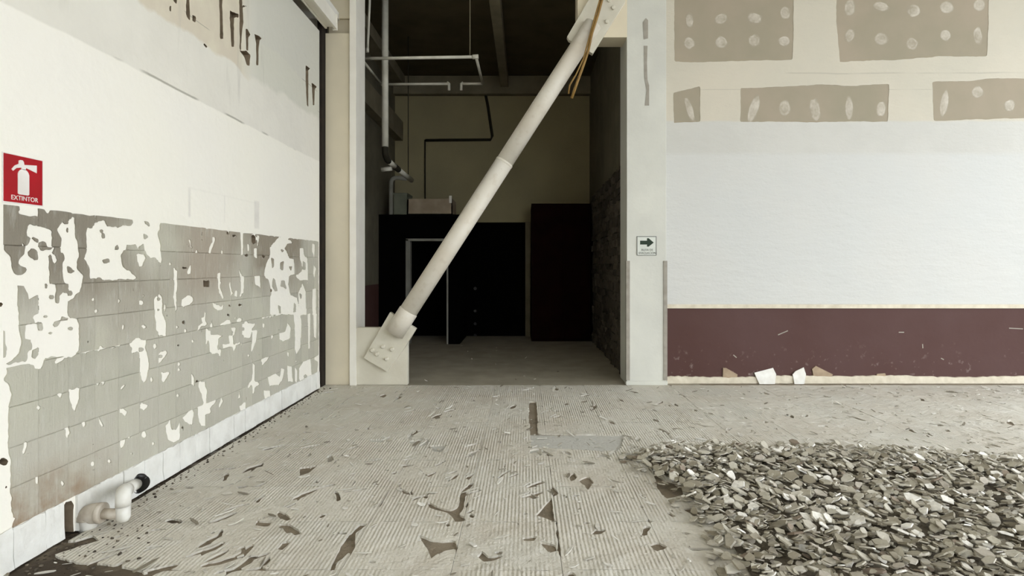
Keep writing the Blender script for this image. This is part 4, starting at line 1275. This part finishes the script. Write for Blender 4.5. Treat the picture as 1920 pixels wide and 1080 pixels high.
def place(items, meshes, ind_name, label, cat, group, stuff_name, stuff_label, matk, nind=300, extra=None):
    """items: (loc, rot, scale). The ones nearest the camera are objects, the rest one mesh."""
    items.sort(key=lambda it: -max(it[2]) / max(0.5, it[0][1]))
    kinds = label if isinstance(label, dict) else None
    va = variants(meshes, kinds) if kinds else None
    for it in items[:nind]:
        if kinds:
            k = rg.choices(list(kinds), [kinds[q][1] for q in kinds])[0]
            o = link(ind_name, rg.choice(va[k]), None, None, it[0], it[1], it[2])
            tag(o, kinds[k][0], cat, group)
        else:
            o = link(ind_name, rg.choice(meshes), None, None, it[0], it[1], it[2])
            tag(o, label, cat, group)
    arr = [arrays(m) for m in meshes]
    V, Fc = [], []
    off = 0
    from mathutils import Euler
    for it in items[nind:]:
        v, f = rg.choice(arr)
        R = np.array(Euler(it[1]).to_matrix())
        p = (v * np.array(it[2])) @ R.T + np.array(it[0])
        V.append(p)
        Fc += [tuple(q + off for q in g) for g in f]
        off += len(v)
    if not V:
        return
    me = bpy.data.meshes.new(stuff_name)
    me.from_pydata(np.concatenate(V).tolist(), [], Fc)
    me.update()
    o = link(stuff_name, me, matk)
    tag(o, stuff_label, cat)
    o['kind'] = 'stuff'

# the rubble spread
edge = [onfloor(a, b) for a, b in ((1195, 868), (1230, 852), (1330, 848), (1480, 850), (1640, 852), (1740, 862), (1920, 872), (2200, 880))]
edge += [(4.6, 2.6), (3.2, 1.9), (1.6, 2.0)]
edge += [onfloor(a, b) for a, b in ((1450, 1140), (1400, 1085), (1372, 1040), (1350, 1000), (1312, 965), (1290, 930), (1262, 905))]
ex = np.array(edge)
class PF(Field):
    pass
pf = Field(0.5, 5.2, 1.5, 5.2, 235, 185)
sl, d = pf.sdf(edge, 0.0)
D = np.full(pf.U.shape, -0.5)
slb, db = pf.sdf(edge, 9.0)
D[slb] = db
def pdist(x_, y_):
    i = int((x_ - 0.5) / 0.02); j = int((y_ - 1.5) / 0.02)
    if i < 0 or j < 0 or i >= D.shape[0] or j >= D.shape[1]:
        return -9
    return D[i, j]
def mound(x_, y_):
    dd = pdist(x_, y_)
    return 0.0 if dd < 0 else 0.028 * (1 - math.exp(-dd / 0.3))
mp = np.clip(D, 0, None)
mm = march(np.where(D > 0.03, 1.0, -1.0) * np.maximum(np.abs(D - 0.03), 1e-4), pf.u, pf.v)
HR = 0.01
HX, HY = 0.4, 1.6
hm = np.zeros((480, 360))
gu, gv = np.meshgrid(HX + HR * (np.arange(480) + .5), HY + HR * (np.arange(360) + .5), indexing='ij')
di = np.clip(((gu - 0.5) / 0.02).astype(int), 0, D.shape[0] - 1)
dj_ = np.clip(((gv - 1.5) / 0.02).astype(int), 0, D.shape[1] - 1)
DD = D[di, dj_]
hm = np.where(DD > 0, 0.028 * (1 - np.exp(-np.clip(DD, 0, None) / 0.3)), 0.0) + 0.004
items = []
tries = 0
while len(items) < 4600 and tries < 60000:
    tries += 1
    x_, y_ = rg.uniform(0.7, 4.9), rg.uniform(1.8, 5.0)
    dd = pdist(x_, y_)
    if dd < -0.28 or (dd < 0 and rg.random() > math.exp(dd / 0.06) * 0.8):
        continue
    if x_ > 0.86 * y_ + 0.5:
        continue
    s = rg.choice((.016, .02, .025, .03, .036, .045)) * rg.uniform(.85, 1.25)
    ci, cj = int((x_ - HX) / HR), int((y_ - HY) / HR)
    q = int(s / HR) + 1
    sl = (slice(ci - q, ci + q + 1), slice(cj - q, cj + q + 1))
    U, V, Hh_ = gu[sl] - x_, gv[sl] - y_, hm[sl]
    m_ = U * U + V * V < (0.92 * s) ** 2
    if m_.sum() < 3 or Hh_.shape != (2 * q + 1, 2 * q + 1):
        continue
    A_ = np.c_[U[m_], V[m_], np.ones(m_.sum())]
    co = np.linalg.lstsq(A_, Hh_[m_], rcond=None)[0]
    sx_, sy_ = np.clip(co[0] + rg.gauss(0, .10), -.45, .45), np.clip(co[1] + rg.gauss(0, .10), -.45, .45)
    base = (Hh_[m_] - sx_ * U[m_] - sy_ * V[m_]).max()
    if base > 0.085:
        continue
    half = 0.15 * s
    nv_ = Vector((-sx_, -sy_, 1)).normalized()
    rot = (Vector((0, 0, 1)).rotation_difference(nv_).to_matrix() @ Matrix.Rotation(rg.uniform(0, 6.28), 3, 'Z')).to_euler()
    items.append(((x_, y_, float(base) + half * .9), tuple(rot), (s, s, s * rg.uniform(.7, 1.0))))
    Hh_[m_] = np.maximum(Hh_[m_], base + sx_ * U[m_] + sy_ * V[m_] + 2 * half)
# where floor pieces already lie
OX, OY = -2.7, 1.5
occ = np.zeros((1100, 620), bool)
def spots(x_, y_, a, hl, hw):
    n_ = max(1, int(2 * hl / HR))
    out = []
    for k in range(n_ + 1):
        u = -hl + 2 * hl * k / n_
        for v in (-hw, 0, hw):
            out.append((int((x_ + u * math.cos(a) - v * math.sin(a) - OX) / HR), int((y_ + u * math.sin(a) + v * math.cos(a) - OY) / HR)))
    return out
def claim(x_, y_, a, hl, hw):
    sp = spots(x_, y_, a, hl * 1.1, hw * 1.2)
    for p in sp:
        if not (1 <= p[0] < 1098 and 1 <= p[1] < 618) or occ[p[0] - 1:p[0] + 2, p[1] - 1:p[1] + 2].any():
            return False
    for p in sp:
        occ[p] = True
    return True
for it in items:
    if pdist(it[0][0], it[0][1]) < 0.03:
        for k in range(8):
            occ[int((it[0][0] + it[2][0] * math.cos(k * .785) - OX) / HR), int((it[0][1] + it[2][0] * math.sin(k * .785) - OY) / HR)] = True
for k in range(12):   # foot of the drain
    occ[int((a.x + .05 * math.cos(k * .524) - OX) / HR), int((YQ + .05 * math.sin(k * .524) - OY) / HR)] = True
bare = Field(-2.6, 7.0, 2.0, 7.4, 480, 270)
for q in holes:
    bare.add([onfloor(*p) for p in q])
for q in gouges:
    bare.add(q[0])
def ground(x_, y_):
    i, j = int((x_ + 2.6) / 0.02), int((y_ - 2.0) / 0.02)
    return -0.012 if 0 <= i < 480 and 0 <= j < 270 and bare.H[i, j] > 0 else 0.0
place(items, shard_me, 'tile_shard', {'sh_grey': ('light grey broken tile shard lying in the rubble spread', 40), 'sh_dark': ('dark olive broken tile shard lying in the rubble spread', 36), 'sh_pale': ('near-white broken shard showing bright in the rubble spread', 24), 'sh_brown': ('dull brown broken tile shard lying in the rubble spread', 8)}, 'shard', 'tile shards in the rubble spread',
      'rubble_fines', 'heaped broken tile shards spread over the right of the floor', 'shard')
pts_, faces_, _b = mm
me = bpy.data.meshes.new('rubble_bed')
me.from_pydata([(u, v, mound(u, v) + random.uniform(0, .004)) for u, v in pts_], [], faces_)
me.update()
o = link('rubble_bed', me, 'dust')
tag(o, 'grey brown dust bed under the heaped tile shards', 'rubble')
o['kind'] = 'stuff'

# curled adhesive flakes scattered over the floor
items = []
def lay(x_, y_, yaw, hl, hw, th):
    if not claim(x_, y_, yaw, hl, hw):
        return
    rx, ry = rg.gauss(0, .16), rg.gauss(0, min(.2, .012 / hl))
    z_ = ground(x_, y_) + (hl * abs(math.sin(ry)) + hw * abs(math.sin(rx))) * .75 + th * .1 + .001
    items.append(((x_, y_, z_), (rx, ry, yaw), (hl, hw, th)))
for q, cx, cy, l, w_, a_ in gouges:
    if pdist(cx, cy) > -0.06 or cy < 2.3 or cx < -2.40:
        continue
    for k in range(2 + (l > .1)):
        o_ = rg.uniform(-.3, .3) * l
        sz = max(w_ * .45, .008) * rg.uniform(.7, 1.1)
        nx, ny = -math.sin(a_), math.cos(a_)
        sd = 1 if nx < 0 else -1
        lay(cx + math.cos(a_) * o_ + nx * sd * w_ * .8, cy + math.sin(a_) * o_ + ny * sd * w_ * .8, a_, l * rg.uniform(.2, .34), sz, sz * rg.uniform(.7, 1.2))
ang = lambda: rg.gauss(0.55, 0.5) if rg.random() < .7 else rg.uniform(0, 3.14)
tries = 0
while len(items) < 1500 and tries < 20000:
    tries += 1
    if rg.random() < .72:
        px_, py_ = rg.uniform(-40, 1960), rg.uniform(724, 1100) if rg.random() < .55 else rg.uniform(722, 880)
        x_, y_ = onfloor(px_, py_)
    else:
        x_, y_ = rg.uniform(-2.4, 6.5), rg.uniform(2.0, 7.3)
    if x_ < -2.40 or x_ > 8 or y_ < 2 or y_ > 7.28 or pdist(x_, y_) > -0.06:
        continue
    if vnoise(np.array([x_]), np.array([y_]), 0.5, 77)[0] < -0.35 and rg.random() < .75:
        continue
    sz = rg.choice((.008, .010, .013, .017, .022)) * rg.uniform(.8, 1.3)
    if -1.6 < x_ < 0.2 and 3.6 < y_ < 5.2 and rg.random() < .4:
        sz *= 1.6
    lay(x_, y_, ang(), sz * rg.uniform(1.0, 2.2), sz, sz * rg.uniform(.6, 1.1))
place(items, flake_me, 'mortar_flake', {'fl_grey': ('grey curled adhesive flake lying loose on the combed floor', 60), 'fl_pale': ('pale cream adhesive flake lying loose on the combed floor', 25), 'fl_dark': ('dark brownish adhesive flake lying loose on the combed floor', 15)}, 'flake', 'adhesive flakes on the floor',
      'flake_scatter', 'small adhesive flakes scattered over the far floor', 'flake')
# dark crumbs along the left wall and in the bare corner
items = []
while len(items) < 420:
    y_ = rg.uniform(2.3, 7.2)
    x_ = XL + 0.03 + abs(rg.gauss(0, 0.05 if y_ > 3.4 else 0.16))
    if y_ > 3.6 and rg.random() < .5:
        continue
    s = rg.uniform(.004, .013)
    if not claim(x_, y_, 0, s, s):
        continue
    items.append(((x_, y_, ground(x_, y_) + s * .3), (rg.gauss(0, .4), rg.gauss(0, .4), rg.uniform(0, 6)), (s, s, s)))
place(items, crumb_me, 'dark_crumb', '', 'crumb', '', 'dirt_crumbs', 'dark dirt crumbs gathered along the foot of the left wall', 'crumb', 0)
# a few crumbs on the recess floor
items = []
for _ in range(26):
    s = rg.uniform(.008, .024)
    items.append(((rg.uniform(-1.3, 1.1), rg.uniform(7.6, 11), s * .3), (rg.gauss(0, .3), rg.gauss(0, .3), rg.uniform(0, 6)), (s * 1.4, s, s)))
place(items, flake_me, 'floor_chip', 'small pale chip lying on the smooth floor of the dark recess', 'chip', 'chips on the recess floor', 'none', '', 'flake', 300)
